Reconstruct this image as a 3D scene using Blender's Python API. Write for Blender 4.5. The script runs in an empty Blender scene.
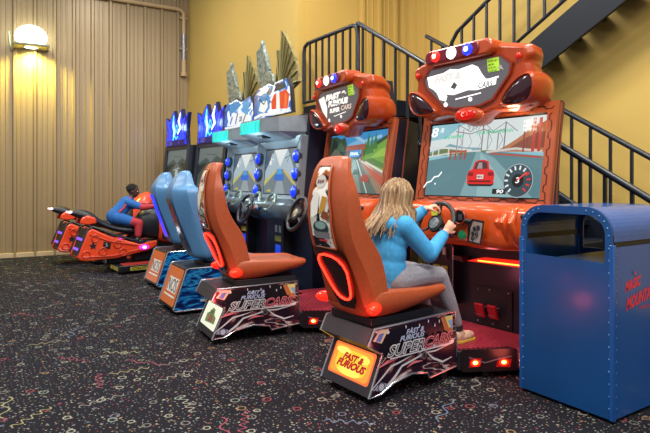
import bpy, bmesh, math, random
from mathutils import Vector, Matrix
random.seed(7)
S = bpy.context.scene
COL = S.collection
PI = math.pi

# ------------------------------------------------------------------ materials
def lin(c):
    if isinstance(c, str):
        c = tuple(int(c[i:i+2], 16)/255 for i in (0, 2, 4))
    return tuple((v/12.92 if v <= .04045 else ((v+.055)/1.055)**2.4) for v in c)
_M = {}
def mat(c, rough=.5, metal=0., emit=0., ec=None, noise=0., nscale=8., bump=0., coat=0., spec=.5, stretch=None):
    key = (c, rough, metal, emit, ec, noise, nscale, bump, coat, spec, stretch)
    if key in _M: return _M[key]
    m = bpy.data.materials.new('m_%d' % len(_M)); m.use_nodes = True
    nt = m.node_tree; b = nt.nodes['Principled BSDF']
    b.inputs['Base Color'].default_value = (*lin(c), 1)
    b.inputs['Roughness'].default_value = rough; b.inputs['Metallic'].default_value = metal
    b.inputs['Specular IOR Level'].default_value = spec
    b.inputs['Coat Weight'].default_value = coat; b.inputs['Coat Roughness'].default_value = .12
    if emit:
        b.inputs['Emission Color'].default_value = (*lin(ec or c), 1); b.inputs['Emission Strength'].default_value = emit
    tc = nt.nodes.new('ShaderNodeTexCoord')
    mp = nt.nodes.new('ShaderNodeMapping'); nt.links.new(tc.outputs['Object'], mp.inputs[0])
    if stretch: mp.inputs['Scale'].default_value = stretch
    n = nt.nodes.new('ShaderNodeTexNoise'); n.inputs['Scale'].default_value = nscale; n.inputs['Detail'].default_value = 5
    nt.links.new(mp.outputs[0], n.inputs['Vector'])
    mr = nt.nodes.new('ShaderNodeMapRange'); mr.inputs[1].default_value = .3; mr.inputs[2].default_value = .7
    nz = noise if noise else .04
    mr.inputs[3].default_value = 1-nz; mr.inputs[4].default_value = 1+nz
    nt.links.new(n.outputs['Fac'], mr.inputs[0])
    mx = nt.nodes.new('ShaderNodeVectorMath'); mx.operation = 'SCALE'
    mx.inputs[0].default_value = lin(c); nt.links.new(mr.outputs[0], mx.inputs['Scale'])
    nt.links.new(mx.outputs[0], b.inputs['Base Color'])
    if bump:
        bp = nt.nodes.new('ShaderNodeBump'); bp.inputs['Strength'].default_value = bump; bp.inputs['Distance'].default_value = .01
        nt.links.new(n.outputs['Fac'], bp.inputs['Height']); nt.links.new(bp.outputs[0], b.inputs['Normal'])
    _M[key] = m
    return m
class X:      # tiny shader-maths helper
    nt = None
    def __init__(s, o): s.o = o
    @staticmethod
    def op(k, *a):
        n = X.nt.nodes.new('ShaderNodeMath'); n.operation = k
        for i, v in enumerate(a):
            if isinstance(v, X): X.nt.links.new(v.o, n.inputs[i])
            else: n.inputs[i].default_value = v
        return X(n.outputs[0])
    def __add__(s, b): return X.op('ADD', s, b)
    def __sub__(s, b): return X.op('SUBTRACT', s, b)
    def __mul__(s, b): return X.op('MULTIPLY', s, b)
    __radd__ = __add__; __rmul__ = __mul__
    def lt(s, b): return X.op('LESS_THAN', s, b)
    def gt(s, b): return X.op('GREATER_THAN', s, b)
    def abs(s): return X.op('ABSOLUTE', s)
    def sin(s): return X.op('SINE', s)
    def cos(s): return X.op('COSINE', s)
def ramp_node(nt, fac, stops, const=False):
    r = nt.nodes.new('ShaderNodeValToRGB')
    if const: r.color_ramp.interpolation = 'CONSTANT'
    el = r.color_ramp.elements
    while len(el) < len(stops): el.new(.5)
    for e, (p, c) in zip(el, stops): e.position = p; e.color = (*lin(c), 1)
    nt.links.new(fac, r.inputs[0]); return r.outputs[0]

def carpet_mat():
    m = bpy.data.materials.new('carpet'); m.use_nodes = True; nt = m.node_tree; X.nt = nt
    b = nt.nodes['Principled BSDF']; b.inputs['Roughness'].default_value = .95; b.inputs['Specular IOR Level'].default_value = .15
    tc = nt.nodes.new('ShaderNodeTexCoord')
    base = nt.nodes.new('ShaderNodeRGB'); base.outputs[0].default_value = (*lin('1d1d25'), 1)
    cur = base.outputs[0]
    fine = nt.nodes.new('ShaderNodeTexNoise'); fine.inputs['Scale'].default_value = 260
    nt.links.new(tc.outputs['Object'], fine.inputs['Vector'])
    def layer(scale, off, shape, pal, keep):
        nonlocal cur
        mp = nt.nodes.new('ShaderNodeMapping'); mp.inputs['Scale'].default_value = (scale,)*3; mp.inputs['Location'].default_value = (off, off*1.7, 0)
        nt.links.new(tc.outputs['Object'], mp.inputs[0])
        v = nt.nodes.new('ShaderNodeTexVoronoi'); v.voronoi_dimensions = '2D'; v.inputs['Scale'].default_value = 1; v.inputs['Randomness'].default_value = .85
        nt.links.new(mp.outputs[0], v.inputs['Vector'])
        d = nt.nodes.new('ShaderNodeVectorMath'); d.operation = 'SUBTRACT'
        nt.links.new(mp.outputs[0], d.inputs[0]); nt.links.new(v.outputs['Position'], d.inputs[1])
        sp = nt.nodes.new('ShaderNodeSeparateXYZ'); nt.links.new(d.outputs[0], sp.inputs[0])
        sc = nt.nodes.new('ShaderNodeSeparateColor'); nt.links.new(v.outputs['Color'], sc.inputs[0])
        px, py, r0, r1, r2 = X(sp.outputs[0]), X(sp.outputs[1]), X(sc.outputs[0]), X(sc.outputs[1]), X(sc.outputs[2])
        a = r0*6.283; ca, sa = a.cos(), a.sin()
        u = px*ca+py*sa; w = py*ca-px*sa
        rad = X(v.outputs['Distance'])
        mask = shape(u, w, rad, r1)*r2.lt(keep)
        col = ramp_node(nt, (r1*7.31+r2*3.7-X.op('FLOOR', r1*7.31+r2*3.7)).o, pal, True)
        mx = nt.nodes.new('ShaderNodeMix'); mx.data_type = 'RGBA'
        nt.links.new(mask.o, mx.inputs[0]); nt.links.new(cur, mx.inputs[6]); nt.links.new(col, mx.inputs[7]); cur = mx.outputs[2]
    pal = [(0, '9a9688'), (.3, '75736e'), (.5, '967a55'), (.62, '838e84'), (.78, '94484f'), (.88, '6a6d80')]
    pal2 = [(0, '929488'), (.35, '827f79'), (.55, '98936b'), (.75, '984e5c'), (.88, '697a95')]
    layer(34, 3.1, lambda u, w, r, k: r.lt(k*.13+.07), pal, .8)
    layer(13, 8.7, lambda u, w, r, k: (u.abs()+w.abs()*(k*1.5+.6)).lt(.14), pal, .6)
    layer(6.2, 1.3, lambda u, w, r, k: (r-(k*.05+.11)).abs().lt(.026), pal, .5)
    layer(2.3, 5.9, lambda u, w, r, k: (w-(u*40.).sin()*.045).abs().lt(.014)*u.abs().lt(.33), pal2, .45)
    layer(2.0, 12.4, lambda u, w, r, k: (w-(u*19.).sin()*.045).abs().lt(.011)*u.abs().lt(.34), pal2, .35)
    ml = nt.nodes.new('ShaderNodeMix'); ml.data_type = 'RGBA'; ml.blend_type = 'MULTIPLY'; ml.inputs[0].default_value = .5
    nt.links.new(cur, ml.inputs[6]); nt.links.new(fine.outputs['Color'], ml.inputs[7])
    nt.links.new(ml.outputs[2], b.inputs['Base Color'])
    bp = nt.nodes.new('ShaderNodeBump'); bp.inputs['Strength'].default_value = .4; bp.inputs['Distance'].default_value = .004
    nt.links.new(fine.outputs['Fac'], bp.inputs['Height']); nt.links.new(bp.outputs[0], b.inputs['Normal'])
    return m
def streak_mat(name, stops, scale=(3, 3, 9), dist=3., rough=.25, rot=.5, emit=0., wave=1.2):
    """printed vinyl graphic: distorted bands through a colour ramp"""
    m = bpy.data.materials.new(name); m.use_nodes = True; nt = m.node_tree
    b = nt.nodes['Principled BSDF']; b.inputs['Roughness'].default_value = rough
    tc = nt.nodes.new('ShaderNodeTexCoord'); mp = nt.nodes.new('ShaderNodeMapping')
    mp.inputs['Scale'].default_value = scale; mp.inputs['Rotation'].default_value = (rot, 0, 0)
    nt.links.new(tc.outputs['Object'], mp.inputs[0])
    w = nt.nodes.new('ShaderNodeTexNoise'); w.inputs['Scale'].default_value = wave; w.inputs['Distortion'].default_value = dist; w.inputs['Detail'].default_value = 4
    nt.links.new(mp.outputs[0], w.inputs['Vector'])
    o = ramp_node(nt, w.outputs['Fac'], stops); nt.links.new(o, b.inputs['Base Color'])
    if emit:
        nt.links.new(o, b.inputs['Emission Color']); b.inputs['Emission Strength'].default_value = emit
    return m
BLACK = mat('17171c', .45); DARK = mat('22232b', .5); GLOSSB = mat('101014', .12)
CHROME = mat('c9ccd2', .22, .9); STEEL = mat('8b8e94', .35, .8)
ORSEAT = mat('a34a26', .42, noise=.08, nscale=40, bump=.03)
ORSHELL = mat('b04319', .3, coat=.35)
ORDASH = mat('d9541c', .25, coat=.4)
RAIL = mat('1b202c', .35, noise=.1)
RUB = mat('1b1b1e', .7)

# ------------------------------------------------------------------ mesh builder
class MB:
    def __init__(s): s.v = []; s.f = []; s.mi = []; s.mats = []
    def mid(s, m):
        if m not in s.mats: s.mats.append(m)
        return s.mats.index(m)
    def add(s, vs, fs, m):
        o = len(s.v); s.v += [tuple(v) for v in vs]; k = s.mid(m)
        for f in fs: s.f.append([o+i for i in f]); s.mi.append(k)
        return s
    def box(s, c, d, m, rot=None):
        x, y, z = (q/2 for q in d)
        vs = [Vector((a*x, b*y, e*z)) for a in (-1, 1) for b in (-1, 1) for e in (-1, 1)]
        if rot is not None: vs = [rot @ v for v in vs]
        c = Vector(c)
        return s.add([v+c for v in vs], [(0, 1, 3, 2), (4, 6, 7, 5), (0, 4, 5, 1), (2, 3, 7, 6), (0, 2, 6, 4), (1, 5, 7, 3)], m)
    def prism(s, pts, a0, a1, axis, m):
        """outline pts in the plane normal to axis; extruded from a0 to a1. axis x: pts=(y,z); y: (x,z); z: (x,y)"""
        def P(p, a): return (a, p[0], p[1]) if axis == 'x' else ((p[0], a, p[1]) if axis == 'y' else (p[0], p[1], a))
        n = len(pts); vs = [P(p, a0) for p in pts]+[P(p, a1) for p in pts]
        fs = [tuple(range(n)), tuple(range(2*n-1, n-1, -1))]+[(i, i+n, (i+1) % n+n, (i+1) % n) for i in range(n)]
        return s.add(vs, fs, m)
    def loft(s, secs, m, caps=True, closed=True):
        n = len(secs[0]); vs = [p for q in secs for p in q]; fs = []
        for k in range(len(secs)-1):
            for i in range(n if closed else n-1):
                j = (i+1) % n; fs.append((k*n+i, k*n+j, (k+1)*n+j, (k+1)*n+i))
        if caps: fs += [tuple(range(n-1, -1, -1)), tuple(range((len(secs)-1)*n, len(secs)*n))]
        return s.add(vs, fs, m)
    def tube(s, path, r, m, n=10, closed=False, flat=1.):
        path = [Vector(p) for p in path]; N = len(path); secs = []
        rs = r if isinstance(r, (list, tuple)) else [r]*N
        up = None
        for i, p in enumerate(path):
            a = path[(i-1) % N] if (closed or i > 0) else p; b = path[(i+1) % N] if (closed or i < N-1) else p
            t = (b-a).normalized()
            if up is None:
                up = Vector((0, 0, 1)) if abs(t.z) < .9 else Vector((1, 0, 0))
            e = t.cross(up)
            if e.length < 1e-5: e = t.cross(Vector((0, 1, 0)))
            e.normalize(); g = e.cross(t).normalized(); up = g
            secs.append([p+(e*math.cos(2*PI*k/n)+g*math.sin(2*PI*k/n)*flat)*rs[i] for k in range(n)])
        if closed: secs.append(secs[0]); return s.loft(secs, m, caps=False)
        return s.loft(secs, m)
    def lathe(s, prof, m, o=(0, 0, 0), axis=(0, 0, 1), n=24):
        """prof: (radius, height) along axis"""
        q = Vector((0, 0, 1)).rotation_difference(Vector(axis).normalized()).to_matrix(); o = Vector(o)
        secs = [[o+q @ Vector((r*math.cos(2*PI*k/n), r*math.sin(2*PI*k/n), h)) for k in range(n)] for r, h in prof]
        return s.loft(secs, m)
    def ell(s, c, r, m, rot=None, nu=20, nv=12):
        c = Vector(c); secs = []
        for i in range(1, nv):
            t = PI*i/nv-PI/2
            q = [Vector((r[0]*math.cos(t)*math.cos(2*PI*k/nu), r[1]*math.cos(t)*math.sin(2*PI*k/nu), r[2]*math.sin(t))) for k in range(nu)]
            secs.append([c+(rot @ v if rot is not None else v) for v in q])
        lo = Vector((0, 0, -r[2])); hi = Vector((0, 0, r[2]))
        if rot is not None: lo, hi = rot @ lo, rot @ hi
        o = len(s.v); s.loft(secs, m, caps=False)
        a = len(s.v); s.v += [tuple(c+lo), tuple(c+hi)]; k = s.mid(m); e = o+(nv-2)*nu
        for i in range(nu):
            j = (i+1) % nu; s.f += [[a, o+j, o+i], [a+1, e+i, e+j]]; s.mi += [k, k]
        return s
    def torus(s, c, R, r, m, rot=None, n=40, k=10, sq=1.):
        c = Vector(c); pts = [Vector((R*math.cos(2*PI*i/n), R*math.sin(2*PI*i/n)*sq, 0)) for i in range(n)]
        if rot is not None: pts = [rot @ p for p in pts]
        return s.tube([c+p for p in pts], r, m, k, True)
    def build(s, name, parent=None, smooth=True, bevel=0., sub=0, seg=2, solid=0.):
        me = bpy.data.meshes.new(name); me.from_pydata(s.v, [], s.f)
        for m in s.mats: me.materials.append(m)
        me.polygons.foreach_set('material_index', s.mi)
        bm = bmesh.new(); bm.from_mesh(me); bmesh.ops.recalc_face_normals(bm, faces=bm.faces); bm.to_mesh(me); bm.free()
        o = bpy.data.objects.new(name, me); COL.objects.link(o)
        if parent: o.parent = parent
        if smooth:
            me.polygons.foreach_set('use_smooth', [True]*len(me.polygons))
            try: me.set_sharp_from_angle(angle=math.radians(38))
            except Exception: pass
        if solid:
            q = o.modifiers.new('s', 'SOLIDIFY'); q.thickness = solid
        if bevel:
            q = o.modifiers.new('b', 'BEVEL'); q.width = bevel; q.segments = seg; q.limit_method = 'ANGLE'; q.angle_limit = math.radians(35)
        if sub:
            q = o.modifiers.new('u', 'SUBSURF'); q.levels = q.render_levels = sub
        return o
def empty(name, label, cat, loc, rz=0, group=None):
    o = bpy.data.objects.new(name, None); COL.objects.link(o); o.empty_display_size = .1
    o.location = loc; o.rotation_euler = (0, 0, math.radians(rz)); o['label'] = label; o['category'] = cat
    if group: o['group'] = group
    return o
def kids(o): return [c for c in bpy.data.objects if c.parent == o]
def copy_tree(o, parent=None):
    c = o.copy(); COL.objects.link(c); c.parent = parent
    for k in kids(o): copy_tree(k, c)
    return c
_T = {}
def text2d(t, shear=0., fat=0.):
    """letters of t as flat faces scaled to unit height"""
    k = (t, shear, fat)
    if k not in _T:
        cu = bpy.data.curves.new('t', 'FONT'); cu.body = t; cu.shear = shear; cu.offset = fat; cu.resolution_u = 3
        ob = bpy.data.objects.new('t', cu); COL.objects.link(ob)
        dg = bpy.context.evaluated_depsgraph_get(); me = bpy.data.meshes.new_from_object(ob.evaluated_get(dg))
        vs = [(v.co.x, v.co.y) for v in me.vertices]; fs = [tuple(p.vertices) for p in me.polygons]
        bpy.data.objects.remove(ob); bpy.data.meshes.remove(me); bpy.data.curves.remove(cu)
        x0 = min(v[0] for v in vs); x1 = max(v[0] for v in vs); y0 = min(v[1] for v in vs); y1 = max(v[1] for v in vs)
        _T[k] = ([((x-x0)/(x1-x0), (y-y0)/(y1-y0)) for x, y in vs], fs)
    return _T[k]
class Decal:
    """printed or lit flat artwork on the plane O + u*U + v*V, stacked a hair apart along N"""
    def __init__(s, O, U, V, mb=None):
        s.O, s.U, s.V = Vector(O), Vector(U), Vector(V); s.N = s.U.cross(s.V).normalized(); s.mb = mb or MB(); s.l = 0
    def P(s, u, v, l=None): return s.O+s.U*u+s.V*v+s.N*(.0007*(s.l if l is None else l))
    def poly(s, pts, m):
        s.l += 1; s.mb.add([s.P(*p) for p in pts], [tuple(range(len(pts)))], m); return s
    def rect(s, u0, v0, u1, v1, m): return s.poly([(u0, v0), (u1, v0), (u1, v1), (u0, v1)], m)
    def disc(s, u, v, ru, rv, m, n=20, a0=0, a1=2*PI):
        return s.poly([(u+ru*math.cos(a0+(a1-a0)*k/n), v+rv*math.sin(a0+(a1-a0)*k/n)) for k in range(n)], m)
    def ring(s, u, v, ru, rv, w, m, n=24, a0=0, a1=2*PI):
        s.l += 1; vs = []
        for k in range(n+1):
            a = a0+(a1-a0)*k/n; c, d = math.cos(a), math.sin(a)
            vs += [s.P(u+ru*c, v+rv*d), s.P(u+(ru-w)*c, v+(rv-w)*d)]
        s.mb.add(vs, [(2*k, 2*k+2, 2*k+3, 2*k+1) for k in range(n)], m); return s
    def line(s, pts, w, m):
        s.l += 1; vs = []
        for i, p in enumerate(pts):
            a = Vector(pts[max(i-1, 0)]); b = Vector(pts[min(i+1, len(pts)-1)]); t = (b-a).normalized()
            n = Vector((-t.y, t.x))*(w[i] if isinstance(w, (list, tuple)) else w)/2; p = Vector(p)
            vs += [s.P(*(p+n)), s.P(*(p-n))]
        s.mb.add(vs, [(2*i, 2*i+2, 2*i+3, 2*i+1) for i in range(len(pts)-1)], m); return s
    def text(s, t, u0, v0, w, h, m, shear=0., fat=0., skew=0.):
        vs, fs = text2d(t, shear, fat); s.l += 1
        s.mb.add([s.P(u0+x*w, v0+y*h+skew*x*w) for x, y in vs], fs, m); return s
def scrib(d, u, v, w, h, m, n=8, sl=.25):
    """a line of print too small or blurred to read"""
    for i in range(n):
        a = u+w*i/n; b = w/n*.72
        if i % 3 == 2: d.poly([(a, v), (a+b*.45, v), (a+b*.45+h*sl, v+h), (a+h*sl, v+h)], m)
        else: d.line([(a, v), (a+h*sl, v+h*.9), (a+b*.5, v+h*.3), (a+b+h*sl*.5, v+h*.8), (a+b, v)], h*.22, m)
def glow(c, e=1.): return mat('101010', .3, emit=e, ec=c)
def rrect(x0, z0, x1, z1, r, n=5):
    out = []
    for cx, cz, a in ((x1-r, z1-r, 0), (x0+r, z1-r, 90), (x0+r, z0+r, 180), (x1-r, z0+r, 270)):
        for k in range(n+1):
            t = math.radians(a+90*k/n); out.append((cx+r*math.cos(t), cz+r*math.sin(t)))
    return out

# ------------------------------------------------------------------ camera
F = Vector((-math.sin(math.radians(57)), math.cos(math.radians(57)), 0)); RT = Vector((math.cos(math.radians(57)), math.sin(math.radians(57)), 0))
cam = bpy.data.cameras.new('camera'); co = bpy.data.objects.new('camera', cam); COL.objects.link(co)
co.location = (0, 0, 1.35); co.rotation_euler = (PI/2, 0, math.radians(57))
cam.sensor_width = 36; cam.lens = 36*555/650; cam.shift_y = -37.5/650; cam.clip_end = 100
S.camera = co

# ------------------------------------------------------------------ room
def struct(o): o['kind'] = 'structure'; return o
mb = MB(); mb.box((-2.5, .5, -.05), (19, 13, .1), carpet_mat()); struct(mb.build('floor', smooth=False))
def wl(y): return -10.94+.0802*(y-.51)          # the metal wall runs very slightly off square
METAL = mat('98825f', .36, .12, noise=.05, nscale=1.2, stretch=(1, 1, .15))
def ribbed(mb, p0, p1, H, m, thick=.1, pitch=.31, first=.1, ht=.045):
    """sheet-metal wall panel with trapezoid ribs, from p0 to p1 (plan), ribs to the right-hand side of the direction"""
    p0, p1 = Vector(p0), Vector(p1); L = (p1-p0).length; d = (p1-p0)/L; n = Vector((d.y, -d.x))
    prof = [(0, 0)]; t = first
    while t+.1 < L:
        prof += [(t, 0), (t+.018, ht), (t+.055, ht), (t+.073, 0)]
        for q in (.125, .205): 
            if t+q+.02 < L: prof += [(t+q, 0), (t+q+.008, .007), (t+q+.024, .007), (t+q+.032, 0)]
        t += pitch
    prof.append((L, 0))
    pts = [p0+d*a+n*b for a, b in prof]+[p1-n*thick, p0-n*thick]
    mb.prism([(q.x, q.y) for q in pts], 0, H, 'z', m)
# sheet wall (ribs face +x)
mb = MB(); ribbed(mb, (wl(3.75), 3.75), (wl(-6), -6), 5.2, METAL); 
mbw = mb
# direction p0->p1 is -y: right-hand normal is -x; flip by building the other way round
mb = MB(); ribbed(mb, (wl(-6), -6), (wl(3.72), 3.72), 5.2, METAL, first=.2); struct(mb.build('wall_left', smooth=False))
mb = MB(); mb.prism([(wl(-6)+.001, -6), (wl(3.7)+.001, 3.7), (wl(3.7)+.045, 3.7), (wl(-6)+.045, -6)], 0, .078, 'z', mat('c2ab84', .5)); struct(mb.build('baseboard_left', bevel=.006))
YEL = mat('c4a557', .7, noise=.035, nscale=1.1)
YEL2 = mat('bd9a4c', .7, noise=.04, nscale=1.1)
mb = MB(); mb.prism([(-10.78, 3.72), (-6.8, 3.95), (-6.82, 4.1), (-10.8, 3.87)], 0, 5.2, 'z', YEL)
mb.prism([(-10.74, 3.7), (-6.8, 3.925), (-6.8, 3.95), (-10.74, 3.725)], 0, 2.93, 'z', YEL)   # lower wall board stands proud of the upper one
struct(mb.build('wall_back', smooth=False))
mb = MB(); mb.prism([(-6.815, 4.08), (-6.72, 4.95), (-6.9, 4.95), (-6.97, 4.08)], 0, 5.2, 'z', YEL2); ribbed(mb, (-6.73, 4.95), (-6.65, 5.75), 5.2, YEL2, first=.05, pitch=.3)
struct(mb.build('wall_recess', smooth=False))
mb = MB(); mb.prism([(-5.82, 5.75), (2.5, 5.75), (2.5, 5.9), (-5.82, 5.9)], 0, 5.2, 'z', YEL)
ribbed(mb, (-6.75, 5.76), (-5.82, 5.76), 5.2, YEL2, first=.08, pitch=.2); struct(mb.build('wall_rear', smooth=False))

# conduit on the sheet wall
t = empty('conduit_pipe', 'beige painted conduit pipe bending down the metal wall near its corner', 'pipe', (-10.69, 3.5, 3.35))
P0 = Vector((-10.69, 3.5, 3.35)); CP = mat('b89c72', .45)
mb = MB(); mb.tube([Vector(p)-P0 for p in [(-10.75, 1.9, 4.68), (-10.64, 3.46, 4.66), (-10.63, 3.55, 4.64), (-10.625, 3.6, 4.58), (-10.62, 3.6, 4.2), (-10.62, 3.6, 3.72)]], .038, CP, 12); mb.build('pipe', t)
mb = MB(); mb.tube([Vector(p)-P0 for p in [(-10.62, 3.6, 4.18), (-10.62, 3.6, 3.66)]], .043, mat('8f8f95', .3, .6), 12); mb.build('metal_sleeve', t)
mb = MB(); mb.tube([Vector(p)-P0 for p in [(-10.62, 3.6, 3.68), (-10.62, 3.6, 3.44)]], .046, CP, 12); mb.tube([Vector(p)-P0 for p in [(-10.62, 3.6, 3.44), (-10.62, 3.6, 3.36)]], .062, CP, 12); mb.build('end_fitting', t)
for z in (4.5, 3.9):
    mb = MB(); mb.box(Vector((-10.65, 3.6, z))-P0, (.06, .14, .04), CP); mb.build('clamp', t, bevel=.005)

# wall lamp
t = empty('wall_lamp', 'glowing white flood lamp on the ribbed metal wall', 'lamp', (wl(.97), .97, 3.75), -4.6)
mb = MB(); mb.ell((.2, 0, .03), (.16, .25, .2), mat('ffffff', .3, emit=10, ec='f2ffe6'), nu=28); mb.build('lens', t)
mb = MB(); mb.prism([(.02, -.15), (.38, -.15), (.38, -.11), (.02, -.11)], -.28, .28, 'y', mat('8a8c70', .5)); mb.build('housing_lip', t, bevel=.01)
mb = MB(); mb.box((.05, 0, 0), (.1, .3, .3), mat('8a8c70', .5)); mb.build('wall_box', t, bevel=.01)
mb = MB(); mb.tube([(.0, -.3, -.2), (.1, -.32, -.14), (.16, -.33, .04), (.12, -.34, .1)], .016, mat('b5b59a', .4), 8); mb.tube([(0, -.3, -.2), (.14, -.26, -.14)], .016, mat('b5b59a', .4), 8); mb.build('bracket', t)

# ------------------------------------------------------------------ staircase
st = empty('staircase', 'dark steel staircase with railings rising behind the racing machines', 'staircase', (-4, 4.5, 0))
SO = Vector((-4, 4.5, 0))
def stp(p): return Vector(p)-SO
NAVY = mat('09121f', .5, noise=.08, spec=.3)
def zl(x): return 1.204+.594*(-2.0-x)                # near handrail height over x
def flight_rail(name, y, x0, x1, zf, drop, sp, end=None):
    o = MB(); o.tube([stp((x0, y, zf(x0)))]+[stp((x1, y, zf(x1)))], .026, RAIL, 10)
    o.tube([stp((x0, y, zf(x0)-drop)), stp((x1, y, zf(x1)-drop))], .02, RAIL, 8)
    r = o.build(name, st); x = x0+sp*.5
    while x < x1:
        b = MB(); b.box(stp((x, y, zf(x)-drop/2)), (.024, .024, drop), RAIL); b.build('baluster', r, smooth=False); x += sp
    return r
LX = -5.43
near = flight_rail('near_handrail', 4.0, LX, -1.5, zl, .87, .2)
b = MB(); b.box(stp((-1.5, 4.0, .45)), (.045, .045, .9), RAIL); b.build('post', near, smooth=False)
b = MB(); b.box(stp((LX, 4.0, zl(LX)-.5)), (.04, .04, 1.), RAIL); b.build('post', near, smooth=False)
far = flight_rail('far_handrail', 5.12, LX, -1.5, zl, .87, .2)
b = MB(); b.box(stp((-1.5, 5.12, .45)), (.045, .045, .9), RAIL); b.build('post', far, smooth=False)
o = MB(); zt = 3.235
o.tube([stp(p) for p in [(LX, 4.0, 2.4), (LX, 4.0, zt-.12), (LX-.03, 4.0, zt-.03), (LX-.1, 4.0, zt), (-6.6, 4.0, zt), (-6.68, 4.0, zt-.04), (-6.7, 4.0, zt-.12), (-6.7, 4.0, 2.4)]], .026, RAIL, 10)
o.tube([stp((-6.7, 4.0, 2.42)), stp((LX, 4.0, 2.42))], .02, RAIL, 8); r = o.build('landing_rail', st)
for k in range(1, 8):
    b = MB(); b.box(stp((-6.7+k*(6.7+LX)/8, 4.0, 2.82)), (.024, .024, .8), RAIL); b.build('baluster', r, smooth=False)
o = MB(); o.box(stp((-6.06, 4.87, 2.25)), (1.26, 1.78, .22), NAVY); o.build('landing', st, bevel=.01)
for y in (4.02, 5.1):
    o = MB(); x0 = LX
    o.prism([(x0-SO.x, zl(x0)-.86), (-1.5-SO.x, .03), (-2.03-SO.x, .03), (x0-SO.x, zl(x0)-1.2)], y-.025-SO.y, y+.025-SO.y, 'y', NAVY); o.build('stringer', st)
k = 0; x = LX+.14
while zl(x)-1.02 > .1:
    o = MB(); o.box(stp((x, 4.56, zl(x)-1.02)), (.29, 1.04, .05), NAVY); o.build('tread', st); x += .29
# upper flight
def zu(x): return 2.879+.538*(x+3.948)           # top of its stringer
o = MB(); x0, x1 = -5.3, -1.2
o.prism([(x0-SO.x, zu(x0)), (x1-SO.x, zu(x1)), (x1-SO.x, zu(x1)-.39), (x0-SO.x, zu(x0)-.39)], 5.3-SO.y, 5.34-SO.y, 'y', NAVY); o.build('stringer', st)
x = -5.2
while x < -1.4:
    o = MB(); o.box(stp((x, 5.54, zu(x)-.08)), (.27, .4, .05), NAVY); o.build('tread', st); x += .29
o = MB(); ux = -4.9
def zr(x): return zu(x)+.95
px = lambda p: stp((p[0], 5.3, p[1]))
ux0 = -5.17
o.tube([px(q) for q in [(ux0, zu(ux0)-.1), (ux0, zr(ux0)-.16), (ux0+.03, zr(ux0)-.05), (ux0+.12, zr(ux0+.12)), (-1.3, zr(-1.3))]], .026, RAIL, 10)
o.tube([px(q) for q in [(ux0, zu(ux0)+.13), (-1.3, zu(-1.3)+.13)]], .02, RAIL, 8)
r = o.build('upper_handrail', st); x = ux0+.2
o = MB(); o.tube([px(q) for q in [(ux0-.26, zr(ux0)-.6), (ux0-.26, zr(ux0)-.47), (ux0, zr(ux0)-.55)]], .024, RAIL, 8); o.build('rail_return', r)
while x < -1.4:
    b = MB(); b.box(stp((x, 5.3, zu(x)+.54)), (.026, .026, .82), RAIL); b.build('baluster', r, smooth=False); x += .2

# ------------------------------------------------------------------ litter bin
BLUE = mat('1a5299', .25, .0, coat=.4, noise=.06, nscale=3); BLUED = mat('124781', .3, coat=.2, noise=.1, nscale=3)
t = empty('litter_bin', 'blue steel litter bin with a rounded hood and red lettering', 'litter bin', (-1.997, 3.3, 0), 0)
W, D, Hh, R = .3, .31, 1.19, .155
outer = [(-W, .02), (W, .02)]+[(W-R+R*math.cos(a*PI/20), Hh-R+R*math.sin(a*PI/20)) for a in range(0, 11)]+[(-W+R+R*math.cos(a*PI/20), Hh-R+R*math.sin(a*PI/20)) for a in range(10, 21)]
r2 = R-.045; W2 = W-.042; H2 = Hh-.045
arch = [(W2, .88)]+[(W2-r2+r2*math.cos(a*PI/20), H2-r2+r2*math.sin(a*PI/20)) for a in range(0, 11)]+[(-W2+r2+r2*math.cos(a*PI/20), H2-r2+r2*math.sin(a*PI/20)) for a in range(10, 21)]+[(-W2, .88)]
def face_with_hole(mb, y0, y1, m):
    # sheet with arched opening: lower panel + arch band
    mb.prism([(-W, .02), (W, .02), (W, .88), (-W, .88)], y0, y1, 'y', m)
    top = [(W, .88)]+outer[2:]+[(-W, .88)]
    n = len(top); a = MB()
    for i in range(n-1):
        q = [top[i], top[i+1], arch[i+1], arch[i]]
        mb.prism(q, y0, y1, 'y', m)
rv = mat('5f86b4', .3, .4)
mb = MB(); face_with_hole(mb, -D-.006, -D+.008, BLUED)
for k in range(14):
    for s in (1, -1): mb.ell((s*(W-.018), -D-.007, .08+k*.068), (.006, .004, .006), rv, nu=8, nv=6)
for i in range(1, 23, 2):
    mb.ell(((outer[i+1][0]+arch[i][0])/2, -D-.007, (outer[i+1][1]+arch[i][1])/2), (.006, .004, .006), rv, nu=8, nv=6)
mb.build('front_panel', t)
mb = MB(); face_with_hole(mb, D-.012, D, BLUED); mb.build('rear_panel', t)
mb = MB(); top = [(W, 1.0)]+outer[2:]+[(-W, 1.0)]
inn = [(x*(W-.012)/W, z-(.012 if z > 1.02 else 0)) for x, z in top]
for i in range(len(top)-1): mb.prism([top[i], top[i+1], inn[i+1], inn[i]], -D, D, 'y', BLUE)
mb.build('hood', t)
for s in (1, -1):
    mb = MB(); mb.box((s*(W-.006), 0, .495), (.012, 2*D-.03, .95), BLUE)
    for k in range(14):
        for q in (1, -1): mb.ell((s*(W+.001), q*(D-.03), .08+k*.065), (.004, .006, .006), rv, nu=8, nv=6)
    mb.build('side_panel', t)
    mb = MB(); mb.box((s*(W-.012), 0, .985), (.012, 2*D-.06, .03), BLACK); mb.build('slot_gap', t)
for (x, y) in ((-W, -D), (W, -D), (W, D), (-W, D)):
    mb = MB(); mb.box((x*.985, y*.985, .5), (.028, .028, .97), BLUE); mb.build('corner_post', t, bevel=.004)
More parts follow.
